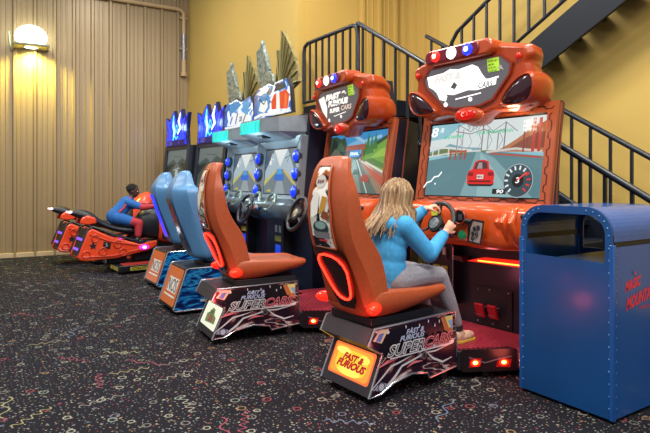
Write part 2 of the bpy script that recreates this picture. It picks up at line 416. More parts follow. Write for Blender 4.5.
mb = MB(); mb.prism([(-D+.02, .882), (D-.02, .882), (D-.02, .872), (-D+.02, .872)], -.05, W-.02, 'x', mat('2c3a50', .4)); mb.build('tray', t)
mb = MB(); mb.box((0, .0, .5), (.54, .54, .6), BLACK); mb.build('liner', t)
RED = mat('e0384a', .4)
d = Decal((W+.0005, -D, 0), (0, 1, 0), (0, 0, 1))
d.text('MAGIC', .12, .71, .17, .062, RED, .3, .06, .16); d.text('MOUNTAIN', .13, .605, .33, .075, RED, .3, .06, .17); scrib(d, .27, .60, .16, .022, RED, 7)
d.disc(.215, .815, .008, .012, RED)
d.mb.build('side_lettering', t)

# ------------------------------------------------------------------ shared seat-back loft
def seat_back(secs, m, yo=0):
    """secs: (z, y_rear, w_rear, x_ridge, y_ridge, x_wing, y_wing, x_in, y_front)"""
    out = []
    for z, yr, wr, xs, ys, xw, yw, xi, yf in secs:
        half = [(wr, yr+.004), (xs, ys), (xw, yw-.015), (xw-.02, yw), (xi, yf+.01)]
        ring = [(0, yr)]+half+[(0, yf)]+[(-x, y) for x, y in reversed(half)]
        out.append([(x, y+yo, z) for x, y in ring])
    return MB().loft(out, m)
def crease(o, cols, n, val):
    me = o.data; at = me.attributes.new('crease_edge', 'FLOAT', 'EDGE')
    for e in me.edges:
        a, b = e.vertices
        if a % n == b % n and a % n in cols and a != b: at.data[e.index].value = val
RACER_BACK = [
    (.52, .02, .19, .24, .07, .245, .22, .14, .20), (.60, .0, .185, .238, .05, .245, .195, .14, .17), (.68, -.025, .18, .235, .03, .238, .17, .13, .11),
    (.78, -.06, .175, .226, .0, .232, .155, .13, .08), (.88, -.105, .165, .218, -.05, .23, .125, .13, .04), (.94, -.135, .16, .213, -.085, .226, .085, .125, .0),
    (1.06, -.17, .15, .208, -.125, .222, .0, .12, -.06), (1.2, -.178, .145, .203, -.135, .217, -.03, .115, -.09), (1.28, -.172, .14, .198, -.13, .212, -.045, .11, -.09),
    (1.36, -.155, .13, .183, -.11, .178, -.055, .10, -.07), (1.41, -.14, .125, .168, -.105, .158, -.06, .09, -.055), (1.46, -.11, .115, .148, -.08, .138, -.03, .08, -.025), (1.495, -.085, .095, .118, -.06, .108, -.02, .06, -.02)]
def yrear(z):
    for a, b in zip(RACER_BACK, RACER_BACK[1:]):
        if a[0] <= z <= b[0]: return a[1]+(b[1]-a[1])*(z-a[0])/(b[0]-a[0])
    return -.05

# side graphic of the racing machines
GRAPH = streak_mat('racer_vinyl', [(.30, '150c1c'), (.43, '2a1626'), (.47, '7a3a3c'), (.5, 'cfc6c6'), (.525, '3a2230'), (.6, '161020'), (.66, '8a4436'), (.7, '20141f')], (2, 1.6, 3.4), 2.2, .25, .6)
SIL = mat('dadbe0', .3, .2); PK = mat('d9747e', .4); WHT = mat('eceae4', .5)
INK = mat('121018', .3)
def side_decal(x, sgn):
    """lettering and chrome swooshes on the base; sgn +1 right side (reads toward +y), -1 left"""
    d = Decal((x, 0 if sgn > 0 else .78, 0), (0, sgn, 0), (0, 0, 1))
    m = MB()
    d.poly([(.04, .40), (.12, .435), (.74, .445), (.74, .30), (.12, .27), (.09, .36)], INK)
    d.poly([(.03, .385), (.085, .44), (.16, .44), (.10, .36)], mat('c8b49a', .4)); d.poly([(.05, .38), (.08, .42), (.12, .42), (.09, .37)], mat('5a6fae', .4))
    d.poly([(.62, .44), (.66, .35), (.74, .31), (.74, .44)], mat('b86a3c', .4)); d.poly([(.66, .44), (.70, .36), (.735, .36), (.735, .44)], mat('d8c37a', .4)); d.poly([(.69, .41), (.735, .34), (.735, .41)], mat('7fa7c8', .4))
    d.disc(.15, .42, .011, .011, SIL)
    for a, b in ((.30, .43), (.42, .42), (.5, .435), (.56, .40), (.35, .41), (.60, .42)): d.disc(a, b, .005, .012, SIL, 6)
    d.line([(.01, .1), (.10, .16), (.17, .21), (.26, .225), (.35, .245)], [.004, .012, .014, .01, .002], SIL)
    d.line([(.12, .09), (.2, .14), (.26, .195), (.36, .215), (.47, .24), (.56, .235), (.7, .255)], [.012, .02, .014, .012, .01, .012, .008], SIL)
    d.line([(.48, .24), (.54, .19), (.63, .15), (.72, .165)], [.004, .014, .014, .006], SIL)
    d.line([(.42, .25), (.5, .28), (.6, .262), (.74, .27)], [.004, .012, .016, .02], SIL)
    d.line([(.06, .22), (.14, .245), (.22, .25)], [.003, .02, .003], PK); d.line([(.3, .18), (.36, .20), (.44, .195)], [.003, .018, .003], PK)
    d.disc(.455, .225, .022, .026, STEEL); d.disc(.455, .225, .012, .014, DARK)
    d.disc(.085, .105, .05, .022, mat('8f94a8', .4)); d.disc(.085, .105, .03, .03, mat('4a4c62', .4)); d.disc(.085, .105, .022, .022, mat('b0b4c0', .4))
    d.text('FAST &', .29, .385, .16, .032, mat('aeb9d8', .3), .35, .03); d.text('FURIOUS', .235, .35, .22, .033, mat('aeb9d8', .3), .35, .03)
    for t, u, w, c in (('SUPER', .135, .315, SIL), ('CARS', .455, .255, PK)):
        d.text(t, u-.007, .268, w+.014, .076, c, .4, .055); d.text(t, u, .276, w, .06, INK, .4, -.004)
    d.line([(.15, .262), (.72, .262)], .008, SIL)
    return d.mb
PED = [(0, .05), (.108, .285), (-.004, .36), (.045, .452), (.76, .46), (.79, .09), (.515, .065), (.50, .10), (.36, .125), (.2, .10), (.1, .055)]

def game_screen_city(d, w, h):
    """driving game on the near screen, drawn in u 0..w, v 0..h"""
    g = glow; e = .95
    q = lambda *pts: [(u*w, v*h) for u, v in pts]
    d.poly(q((0, 0), (1, 0), (1, 1), (0, 1)), g('8fc3cf', e))
    d.poly(q((0, .62), (.3, .64), (.55, .60), (1, .62), (1, 1), (.55, 1), (.3, .97), (.15, .8), (0, .78)), g('d9e3e2', e))
    d.poly(q((0, .62), (.12, .66), (.2, .72), (.34, .66), (.5, .64), (.5, .6), (0, .58)), g('7fa6b0', e))
    d.poly(q((0, .585), (.08, .63), (.16, .66), (.25, .63), (.4, .61), (.62, .60), (.62, .57), (0, .55)), g('6e7f4a', e))
    d.poly(q((.62, .58), (.72, .66), (.8, .74), (.9, .86), (1, .93), (1, .55)), g('b9764e', e)); d.poly(q((.72, .6), (.82, .7), (.95, .8), (1, .8), (1, .6)), g('8a4f3c', e))
    d.poly(q((0, 0), (1, 0), (1, .5), (.62, .585), (.42, .585), (0, .49)), g('5f868e', e))
    d.poly(q((.35, .0), (.95, .0), (.62, .5), (.5, .585), (.46, .585)), g('87aeb4', e*.9)); d.poly(q((.5, 0), (.8, 0), (.55, .5), (.5, .57)), g('9cc2c4', e*.9))
    d.line(q((.0, .545), (.3, .60), (.5, .60)), .014*w, g('c9d1cc', e)); d.line(q((0, .68), (.2, .66), (.42, .61)), .016*w, g('d9dcd8', e))
    for u in (.04, .1, .2, .28): d.line(q((u, .545), (u, .68)), .012*w, g('d5d8d4', e))
    for u in (.22, .27, .32, .36): d.line(q((u, .49), (u+.01, .62)), .014*w, g('a8432f', e))
    d.line(q((.21, .60), (.37, .60)), .014*w, g('b54a35', e))
    for u, z, c in ((.28, .97, '8a8590'), (.33, .9, 'a59fa3'), (.51, .98, '7a6d74'), (.56, .88, '968c90'), (.70, .95, '7c6068'), (.645, .82, '8c8084')): d.line(q((u, .6), (u, z)), .009*w, g(c, e))
    d.line(q((.26, .88), (.4, .83), (.52, .88), (.6, .82), (.7, .86)), .007*w, g('8a8088', e)); d.line(q((.28, .97), (.4, .86), (.51, .98), (.6, .84), (.7, .95), (.8, .82)), .006*w, g('87808a', e))
    for k in range(5): d.line(q((.30+k*.09, .62), (.33+k*.09, .72), (.30+k*.09, .82)), .005*w, g('998f92', e))
    d.line(q((.56, .57), (.8, .6), (1, .55)), .016*w, g('cfc9c2', e)); d.line(q((.6, .55), (1, .48)), .012*w, g('b54a35', e))
    for u in (.93, .975): d.line(q((u, .55), (u, .96)), .022*w, g('c2382c', e))
    d.line(q((.9, .86), (1, .88)), .02*w, g('c2382c', e)); d.line(q((.86, .55), (.86, .8)), .012*w, g('8c3a34', e))
    # red car seen from behind
    c = (.535, .2); rd = g('d6201c', 1.1)
    def k(*p): return [((c[0]+a*.118)*w, (c[1]+b*.21)*h) for a, b in p]
    d.poly(k((-1, -.15), (-.95, -.1), (1, -.1), (.98, -.25), (.8, -.35), (-.8, -.35)), g('1a2224', .5))
    d.poly(k((-.98, -.15), (-.9, -.22), (.9, -.22), (.98, -.12), (1, .35), (.9, .62), (.6, .7), (.5, 1.18), (.2, 1.28), (-.2, 1.28), (-.5, 1.18), (-.65, .7), (-.9, .62), (-1, .35)), rd)
    d.poly(k((-.52, .72), (.48, .72), (.38, 1.12), (.1, 1.2), (-.15, 1.2), (-.4, 1.12)), g('5b3a40', .7)); d.poly(k((-.3, .74), (.1, .74), (.05, 1.12), (-.2, 1.12)), g('b9a0a0', .8))
    d.poly(k((-.95, .3), (-.55, .28), (-.55, .5), (-.9, .52)), g('8c1014', .9)); d.poly(k((.95, .3), (.55, .28), (.55, .5), (.9, .52)), g('8c1014', .9))
    d.poly(k((-.24, .1), (.24, .1), (.24, .36), (-.24, .36)), g('e8e4dc', .9)); scrib(d, (c[0]-.022)*w, (c[1]+.035)*h, .044*w, .03*h, g('30303a', .4), 4, 0)
    d.poly(k((-.8, -.1), (.8, -.1), (.8, 0), (-.8, 0)), g('6e0e12', .7))
    # read-outs
    d.text('8', .03*w, .815*h, .07*w, .135*h, g('ffffff', 1.3), .15, .015); d.text('/8', .115*w, .87*h, .04*w, .07*h, g('eef4f4', 1.1), .2, .02)
    d.text('51', .375*w, .88*h, .07*w, .075*h, g('8d9ba0', .9), .2); d.text('/7', .46*w, .86*h, .05*w, .085*h, g('8d9ba0', .9), .2)
    scrib(d, .17*w, .775*h, .2*w, .05*h, g('27c08a', 1.1), 9); scrib(d, .48*w, .80*h, .31*w, .05*h, g('2cc48e', 1.), 11)
    for i in range(3): scrib(d, .865*w, (.90-i*.055)*h, .105*w, .04*h, g('f2f2ee', 1.1), 4)
    d.line(q((.03, .09), (.06, .16), (.1, .18), (.13, .24), (.17, .25), (.2, .31)), .011*w, g('ffffff', 1.2)); d.disc(.145*w, .145*h, .007*w, .007*w, g('ffffff', 1.2))
    # rev counter
    gu, gv, gr = .865*w, .19*h, .1*w
    d.disc(gu, gv, gr*1.16, gr*1.16, g('39525a', .8), 28); d.ring(gu, gv, gr*1.15, gr*1.15, .006*w, g('aebcbf', .9))
    d.disc(gu, gv, gr*.45, gr*.45, g('16181c', .6)); d.text('3', gu-.016*w, gv-.03*h, .03*w, .07*h, g('ffffff', 1.2), .1, .02)
    for i in range(12):
        a = math.radians(230-i*25); cc = g('e8eeee', 1.) if i < 8 else g('d62a26', 1.1)
        d.line([(gu+gr*.72*math.cos(a), gv+gr*.72*math.sin(a)), (gu+gr*1.0*math.cos(a), gv+gr*1.0*math.sin(a))], .012*w, cc)
    d.line([(gu, gv), (gu+gr*.7, gv+gr*.55)], .008*w, g('ff4030', 1.2))
    d.rect(.68*w, .02*h, .79*w, .085*h, g('1f2a30', .5)); d.text('90', .715*w, .028*h, .055*w, .05*h, g('ffffff', 1.2), .2, .02)

def game_screen_valley(d, w, h):
    g = glow; e = .85
    q = lambda *pts: [(u*w, v*h) for u, v in pts]
    d.poly(q((0, 0), (1, 0), (1, 1), (0, 1)), g('3f93cf', e)); d.poly(q((.3, .62), (.7, .62), (.8, .8), (.5, .88), (.3, .8)), g('79b6dc', e)); d.line(q((.45, .95), (.62, .84), (.9, .9)), .03*w, g('9cc8e4', e))
    d.poly(q((0, .5), (0, .97), (.1, .98), (.2, .92), (.27, .95), (.33, .8), (.38, .72), (.44, .66), (.6, .64), (.72, .72), (.8, .8), (1, .92), (1, .45)), g('39503c', e))
    d.poly(q((0, .55), (.05, .95), (.12, .9), (.16, .75), (.24, .8), (.3, .66), (.3, .55)), g('23342f', e)); d.poly(q((.1, .7), (.2, .88), (.26, .8), (.3, .7)), g('4d6a52', e)); d.poly(q((.02, .62), (.1, .76), (.2, .7), (.28, .6)), g('6b6a5a', e))
    d.poly(q((.6, .55), (.75, .7), (.88, .78), (1, .86), (1, .3), (.8, .42)), g('6fa63c', e)); d.poly(q((.75, .55), (.9, .68), (1, .72), (1, .58)), g('97c24a', e)); d.poly(q((.62, .52), (.8, .56), (1, .45), (1, .38)), g('4f8030', e))
    for u, b, t in ((.70, .62, .99), (.76, .64, .93), (.66, .62, .85), (.82, .7, .96)): d.poly(q((u-.045, b), (u+.045, b), (u, t)), g('3d7a3a', e))
    d.poly(q((.0, .0), (1, .0), (1, .32), (.62, .55), (.40, .55), (0, .4)), g('9a7f68', e)); d.poly(q((.1, 0), (.95, 0), (.58, .55), (.44, .55)), g('5d7068', e)); d.poly(q((.35, 0), (.7, 0), (.53, .54), (.49, .54)), g('7f948a', e))
    d.poly(q((0, .4), (.4, .56), (.4, .52), (0, .3)), g('b59c80', e)); d.line(q((0, .3), (.42, .55)), .02*w, g('d8cbb8', e)); d.line(q((1, .22), (.6, .55)), .02*w, g('d8cbb8', e))
    d.poly(q((.66, .48), (.82, .38), (1, .26), (1, .12), (.85, .26)), g('c25236', e)); d.line(q((.7, .5), (1, .33)), .02*w, g('e6dccb', e))
    d.line(q((.22, 0), (.46, .54)), .012*w, g('dfe3da', e)); d.line(q((.8, 0), (.56, .54)), .012*w, g('dfe3da', e))
    d.line(q((.38, .52), (.38, .74)), .035*w, g('8f4a3c', e)); d.line(q((.64, .52), (.64, .74)), .035*w, g('8f4a3c', e)); d.line(q((.34, .74), (.68, .75)), .05*w, g('a8543f', e)); d.rect(.42*w, .585*h, .6*w, .70*h, g('2f86c8', 1.1)); d.text('FINAL', .435*w, .615*h, .15*w, .055*h, g('ffffff', 1.3), 0, .02)
    d.poly(q((.52, .3), (.6, .3), (.6, .38), (.54, .38)), g('2a4a3c', e)); d.poly(q((.34, .12), (.52, .12), (.5, .26), (.38, .26)), g('31493f', e)); d.poly(q((.38, .26), (.49, .26), (.46, .31), (.4, .31)), g('6e8c86', e))
    d.poly(q((.66, .2), (.8, .16), (.8, .28), (.7, .3)), g('b03a2c', e)); d.poly(q((.4, .41), (.47, .41), (.47, .47), (.41, .47)), g('2c6a44', e))

def racer(name, label, loc, rz, seat_dy, cab_dy, kind):
    T = empty(name, label, 'arcade machine', loc, rz, 'driving machines with orange seats')
    # ---- seat base
    mb = MB(); mb.prism(PED, -.238, .238, 'x', DARK); base = mb.build('seat_base', T, smooth=False)
    for x, sg in ((.239, 1), (-.239, -1)):
        d = side_decal(x+sg*.0015, sg); d.prism(PED, x-.002, x+.001, 'x', GRAPH) ; d.build('side_panel', base, smooth=False)
        e = MB(); e.tube([(x, a, b) for a, b in PED], .008, CHROME, 8, True); e.build('edge_trim', base)
    mb = MB(); mb.prism([(-.008, .362), (.04, .450), (.045, .446), (.0, .360)], -.225, .225, 'x', mat('2e2c32', .55)); mb.build('rear_band', base)
    V = Vector((0, -.108, -.235)).normalized(); up = -V
    lit = Decal((-.195, .108-.03*.108/.26-.003, .285-.03*.235/.26), (1, 0, 0), up*-1)
    lit = Decal((-.2, .022, .098), (1, 0, 0), up)
    pts = rrect(0, 0, .4, .20, .02)
    if kind == 'R':
        lit.poly(pts, glow('ff7a3c', 1.0)); lit.poly(rrect(.015, .012, .385, .188, .03), glow('ffa63c', 1.05)); lit.poly(rrect(.05, .03, .35, .17, .05), glow('ffd23c', 1.1)); lit.disc(.2, .04, .11, .025, glow('ffe860', 1.2)); lit.disc(.1, .155, .07, .022, glow('ffec70', 1.2)); lit.disc(.31, .14, .05, .025, glow('ffe860', 1.2))
        rd = glow('c8141c', .9)
        lit.text('FAST &', .11, .105, .2, .045, rd, .35, .06); lit.text('FURIOUS', .07, .055, .28, .05, rd, .35, .06)
    else:
        lit.poly(pts, glow('f4f6dc', 1.0)); lit.poly([(.10, .03), (.34, .05), (.33, .10), (.26, .12), (.25, .16), (.18, .165), (.15, .12), (.09, .10)], glow('7d9468', .7)); lit.poly([(.17, .05), (.26, .06), (.24, .1), (.18, .1)], glow('4a5048', .5)); lit.text('FAST &', .14, .11, .13, .032, glow('56703a', .5), .3, .05); lit.text('FURIOUS', .12, .06, .2, .036, glow('b5705a', .7), .3, .05)
    lit.mb.build('light_panel', base, smooth=False)
    mb = MB(); mb.torus((0, 0, 0), .1, .004, BLACK)
    for x in (-.19, .19):
        for y in (.1, .7):
            c = MB(); c.lathe([(.028, -.012), (.032, -.006), (.032, .006), (.028, .012)], RUB, (x, y, .033), (1, 0, 0), 16); c.box((x, y, .062), (.03, .03, .03), STEEL); c.build('caster', base)
    # ---- seat
    sy = seat_dy
    secs = []
    for y, hw, z0, z1, dish in ((.015, .19, .54, .62, 0), (.03, .235, .51, .655, 0), (.07, .25, .495, .68, .0), (.15, .262, .49, .68, .015), (.3, .262, .50, .672, .03), (.45, .258, .525, .662, .035), (.6, .25, .555, .658, .03), (.68, .24, .575, .655, .015), (.71, .22, .60, .645, .0)):
        y += sy; zm = z0+(z1-z0)*.55
        half = [(hw*.72, z0), (hw*.95, z0+(zm-z0)*.55), (hw, zm), (hw*.96, z1-.012), (hw*.84, z1), (hw*.55, z1-dish)]
        secs.append([(0, y, z0)]+[(x, y, z) for x, z in half]+[(0, y, z1-dish)]+[(-x, y, z) for x, z in reversed(half)])
    mb = MB().loft(secs, ORSEAT); seat = mb.build('seat', T, sub=2)
    mb = MB(); mb.prism(rrect(-.15, .30+sy, .15, .62+sy, .06), .628, .645, 'z', mat('8e4a30', .8, noise=.15, nscale=60, bump=.1)); mb.build('cushion', seat, bevel=.006)
    for s in (1, -1):
        mb = MB(); mb.ell((s*.236, .045+sy, .575), (.04, .075, .036), mat('ff3010', .2, emit=2.2, ec='ff1c10'), Matrix.Rotation(s*.55, 3, 'Z')); mb.ell((s*.250, .04+sy, .581), (.028, .028, .017), glow('ffe0a0', 6)); mb.build('tail_lamp', seat)
    mb = MB(); mb.box((0, .33+sy, .48), (.4, .55, .05), BLACK); mb.build('seat_rail', T, bevel=.005)
    mb = seat_back(RACER_BACK, ORSEAT, sy); bk = mb.build('backrest', T, sub=2); crease(bk, (1, 2, 3, 9, 10, 11), 12, .65)
    # rear window with printed artwork
    N = 14; mb = MB(); zs = [.93+(1.43-.93)*i/N for i in range(N+1)]
    def hw(z): return .105 if z < 1.15 else .105-.045*((z-1.15)/.28)
    art = streak_mat('window_art', [(.36, '121016'), (.45, '1c1a22'), (.48, 'e6e2da'), (.55, 'f0ece2'), (.57, 'c98a3c'), (.6, '8c4a26'), (.64, '18141a')], (3, 3, 2.4), 1.2, .1, .2, .12)
    n = len(zs)
    L = [(-hw(z), yrear(z)+sy-.012+.01, z) for z in zs]; Rr = [(hw(z), yrear(z)+sy-.012+.01, z) for z in zs]
    L = [(-hw(z), yrear(z)+sy-.008, z) for z in zs]; Rr = [(hw(z), yrear(z)+sy-.008, z) for z in zs]
    mid = [(0, yrear(z)+sy-.011, z) for z in zs]
    mb.add(L+mid+Rr, [(i, i+1, n+i+1, n+i) for i in range(n-1)]+[(n+i, n+i+1, 2*n+i+1, 2*n+i) for i in range(n-1)], art)
    d = Decal((0, 0, 0), (1, 0, 0), (0, 0, 1), mb); d.P = lambda u, v, l=None: Vector((u, yrear(v)+sy-.013-.0006*d.l, v))
    d.disc(0, 1.335, .05, .04, mat('c9c4c0', .3)); d.text('RAW', -.036, 1.322, .072, .026, mat('6a2028', .3), .2, .05)
    d.poly([(-.095, 1.10), (-.02, 1.14), (0, 1.26), (-.05, 1.285), (-.085, 1.2)], mat('f2efe6', .4)); d.poly([(-.01, 1.14), (.05, 1.16), (.08, 1.24), (.03, 1.25)], mat('c7923a', .4)); d.poly([(.01, 1.12), (.09, 1.10), (.09, 1.15), (.04, 1.16)], mat('8c4a26', .4))
    d.poly([(-.095, 1.0), (-.04, 1.0), (-.03, 1.12), (-.095, 1.12)], mat('e8e4da', .4)); d.disc(.01, 1.055, .078, .045, mat('3a4a52', .3)); d.disc(.01, 1.07, .055, .024, mat('8fb0a8', .3)); d.poly([(-.075, 1.03), (.09, 1.03), (.08, .99), (-.065, .99)], mat('b8bcc0', .2, .5)); d.rect(-.03, .972, .05, .984, RED)
    mb.build('rear_window', bk)
    e = MB(); e.tube(L+[Rr[-1]]+Rr[::-1]+[L[0]], .007, ORSEAT, 8); e.build('window_rim', bk)
    # light ring panel
    quad = [(-.13, .895), (.16, .875), (.135, .66), (.10, .61), (.01, .615), (-.06, .70)]
    def rr(q, k): 
        cx = sum(p[0] for p in q)/len(q); cz = sum(p[1] for p in q)/len(q)
        return [(cx+(x-cx)*k, cz+(z-cz)*k) for x, z in q]
    def smooth_loop(q, it=2):
        for _ in range(it):
            o = []
            for i in range(len(q)):
                a, b = q[i], q[(i+1) % len(q)]
                o += [(a[0]*.75+b[0]*.25, a[1]*.75+b[1]*.25), (a[0]*.25+b[0]*.75, a[1]*.25+b[1]*.75)]
            q = o
        return q
    def on(q, off): return [(x, yrear(z)+sy-off, z) for x, z in q]
    mb = MB(); q = [(-.15, .935), (.15, .92), (.125, .585), (-.06, .585)]; q = smooth_loop([(-.155, .935), (.0, .93), (.17, .92), (.165, .75), (.15, .565), (.05, .555), (-.04, .56), (-.11, .76)], 1)
    cen = len(q); mb.add(on(q, .018)+[(0.01, yrear(.76)+sy-.026, .76)], [(i, (i+1) % cen, cen) for i in range(cen)], mat('1a0d12', .25)); mb.build('lamp_panel', bk)
    ring = smooth_loop(quad, 2); mb = MB(); mb.tube(on(ring, .030), .0068, glow('ff2414', 7.), 8, True); mb.build('light_ring', bk)
    # ---- platform
    cy = cab_dy
    mb = MB(); out = [(-.255, .78), (.255, .78), (.455, 1.12+cy*.5), (.6, 1.2+cy), (.6, 1.47+cy), (-.6, 1.47+cy), (-.6, 1.2+cy), (-.455, 1.12+cy*.5)]
    mb.prism(out, .06, .19, 'z', BLACK); pf = mb.build('platform', T, smooth=False, bevel=.006)
    DECK = mat('a83444', .4, noise=.1, nscale=20)
    mb = MB(); 
    for k in range(22):
        y = .80+k*.031
        hwk = .22+(y-.78)*.52 if y < 1.12 else .56
        if y < 1.44+cy: mb.box((0, y, .195), (2*min(hwk, .56), .018, .012), DECK)
    mb.build('tread_ridges', pf, smooth=False)
    for s in (1, -1):
        a, b = Vector((s*.262, .80, 0)), Vector((s*.465, 1.13+cy*.5, 0)); u = (b-a).normalized()
        if s < 0: a, b = b, a; u = -u
        L_ = (b-a).length
        d = Decal((a.x, a.y, .052), u, (0, 0, 1)); d.O = d.O+d.N*.012
        d.poly(rrect(0, 0, L_, .15, .01), mat('1c1216', .3)); d.poly([(.05, .03), (.13, .035), (.14, .09), (.06, .095)], mat('5a1014', .2, emit=.25, ec='ff2010')); d.poly([(L_-.15, .03), (L_-.05, .025), (L_-.04, .08), (L_-.13, .095)], mat('5a1014', .2, emit=.25, ec='ff2010'))
        d.line([(.05, .1), (.16, .06), (.24, .08), (L_-.04, .1)], .008, mat('6a5a66', .3))
        for u0 in (.095, L_-.095):
            d.disc(u0, .06, .034, .024, glow('ff1e10', 2.)); d.disc(u0, .062, .02, .015, glow('ff8a30', 5)); d.disc(u0-.004, .062, .009, .008, glow('ffe6b0', 9))
        d.mb.build('corner_lamp', pf, smooth=False)
        c = MB(); c.lathe([(.03, -.012), (.035, -.006), (.035, .006), (.03, .012)], RUB, (s*.33, .98, .036), (1, 0, 0), 16); c.box((s*.33, .98, .07), (.03, .04, .03), STEEL); c.build('caster', pf)
    # ---- cabinet
    y0 = 1.44+cy
    mb = MB(); CABM = mat('1a1a24', .4)
    for z0_, z1_, ya, yb_ in ((.03, .95, 0, 0), (.95, 1.16, 0, -.10), (1.16, 1.885, -.10, .03)):
        sec = lambda z, o: [(-.60, y0+o, z), (.60, y0+o, z), (.60, y0+o+.03, z), (.33, y0+.42, z), (-.33, y0+.42, z), (-.60, y0+o+.03, z)]
        mb.loft([sec(z0_, ya), sec(z1_, yb_)], CABM)
    mb.prism([(-.34, 1.88), (.34, 1.88), (.28, 2.28), (-.28, 2.28)], y0+.02, y0+.16, 'y', CABM)
    cab = mb.build('cabinet', T, smooth=False)
    fl = .035 if kind == 'R' else .12
    for s in (1, -1):
        p2 = [(y0-.02, .05), (y0-.02, .95), (y0-.15, 1.14), (y0-.03, 1.89), (y0-.03+fl, 1.89), (y0-.12+fl, 1.16), (y0+fl, .95), (y0+fl, .05)]
        mb = MB(); mb.prism(p2, s*.602, s*.618, 'x', streak_mat('cab_side', [(.3, '14141e'), (.5, '1c1d2c'), (.62, '2c2230'), (.7, '14141c')], (1, 1, 2), 1., .3)); mb.tube([(s*.615, a, b) for a, b in p2], .009, mat('7a3420', .4), 8, True); mb.build('side_panel', cab, smooth=False)
    mb = MB(); mb.box((.05, y0-.006, .36), (.34, .012, .30), BLACK)
    for a, b in ((-.09, .48), (.02, .49), (.19, .49), (-.09, .23), (.19, .24), (.05, .23)): mb.ell((a, y0-.012, b), (.008, .005, .008), STEEL, nu=8, nv=6)
    mb.build('pedal_plate', cab)
    for x, z in ((-.035, .33), (.085, .335)):
        mb = MB(); mb.box((x, y0-.06, z), (.075, .02, .11), mat('b01c28', .35, noise=.1), Matrix.Rotation(.35, 3, 'X')); 
        for k in range(4): mb.box((x, y0-.075+k*.018, z-.028+k*.018), (.07, .006, .006), mat('7a1420', .4))
        mb.box((x, y0-.025, z+.01), (.02, .07, .02), STEEL); mb.build('pedal', cab, bevel=.003)
    mb = MB(); mb.prism([(-.13, .705), (.40, .712), (.46, .727), (.40, .752), (-.02, .737)], y0-.10, y0-.012, 'y', glow('ff2a14', 1.0)); mb.prism([(-.02, .715), (.38, .724), (.38, .734), (-.02, .725)], y0-.104, y0-.099, 'y', glow('ffb03a', 3)); mb.build('light_strip', cab)
    mb = MB(); mb.prism([(-.16, .69), (-.52, .72), (-.5, .75), (-.18, .73)], y0-.10, y0-.012, 'y', mat('3a1014', .3)); mb.build('light_strip', cab)
    # coin box beside the driver's knee
    mb = MB(); mb.box((-.40, y0-.05, .58), (.24, .1, .5), mat('121218', .35)); mb.tube([(-.53, y0-.10, .33), (-.53, y0-.10, .80), (-.50, y0-.10, .84), (-.30, y0-.10, .84), (-.27, y0-.10, .80), (-.27, y0-.10, .33)], .006, CHROME, 8)
    d = Decal((-.52, y0-.1015, .33), (1, 0, 0), (0, 0, 1), mb)
    for a in (.04, .13):
        d.rect(a, .36, a+.07, .47, mat('2a2a32', .3)); d.rect(a+.02, .40, a+.05, .46, mat('e4dfd0', .4)); d.rect(a+.005, .25, a+.075, .31, mat('b9a63c', .4)); scrib(d, a+.012, .268, .055, .022, INK, 5); d.line([(a, .2), (a+.08, .2)], .006, STEEL); d.rect(a+.02, .08, a+.05, .14, mat('c8c4b8', .4))
    mb.build('coin_box', cab, smooth=False)
    # ---- screen bezel and screen
    T2 = Vector((0, .12, .74)).normalized()           # bezel leans back a little
    O = Vector((-.62, y0-.145, 1.16)); W_, H_ = 1.24, .735
    def bz(u, v, n=0): return O+Vector((u, 0, 0))+T2*v+Vector((0, -T2.z, T2.y))*n
    mb = MB(); a0, a1, b0, b1 = .075, W_-.075, .045, H_-.075
    for q in ([(0, 0), (W_, 0), (a1, b0), (a0, b0)], [(W_, 0), (W_, H_), (a1, b1), (a1, b0)], [(W_, H_), (0, H_), (a0, b1), (a1, b1)], [(0, H_), (0, 0), (a0, b0), (a0, b1)]):
        mb.add([bz(u, v, .03) for u, v in q]+[bz(u, v, -.02) for u, v in q], [(0, 1, 2, 3), (7, 6, 5, 4), (0, 4, 5, 1), (1, 5, 6, 2), (2, 6, 7, 3), (3, 7, 4, 0)], mat('a8502e', .3, coat=.3))
    bezel = mb.build('screen_bezel', T, smooth=False)
    mb = MB(); ln = mat('33140e', .4)
    for v0, s in ((H_-.035, 1), (.02, -1)):
        pts = []; u = .03
        while u < W_-.03: pts += [(u, v0), (u+.06, v0), (u+.075, v0-.018*s), (u+.12, v0-.018*s), (u+.135, v0)]; u += .15
        d = Decal(O+Vector((0, -T2.z, T2.y))*.031, (1, 0, 0), T2, mb); d.line(pts, .008, ln)
    for u0, s in ((.035, 1), (W_-.035, -1)):
        pts = []; v = .04
        while v < H_-.12: pts += [(u0, v), (u0, v+.05), (u0+.018*s, v+.062), (u0+.018*s, v+.1), (u0, v+.112)]; v += .125
        d = Decal(O+Vector((0, -T2.z, T2.y))*.031, (1, 0, 0), T2, mb); d.line(pts, .008, ln)
    mb.build('bezel_lines', bezel, smooth=False)
    if kind == 'R':
        mb = MB(); d = Decal(O+Vector((0, -T2.z, T2.y))*.031, (1, 0, 0), T2, mb)
        d.rect(.72, H_-.018, 1.1, H_-.006, glow('fff0c8', 2.5)); mb.build('bezel_light_spill', bezel, smooth=False)  # glowing strip paints the warm light that spills onto the bezel top
    d = Decal(bz(a0, b0, .004), (1, 0, 0), T2); w, h = a1-a0, b1-b0
    d.rect(-.005, -.005, w+.005, h+.005, GLOSSB)
    d2 = Decal(bz(a0+.012, b0+.012, .006), (1, 0, 0), T2, d.mb)
    (game_screen_city if kind == 'R' else game_screen_valley)(d2, w-.024, h-.024)
    d.mb.build('screen', T, smooth=False)
    # ---- dashboard
    dy = cy; secs = []
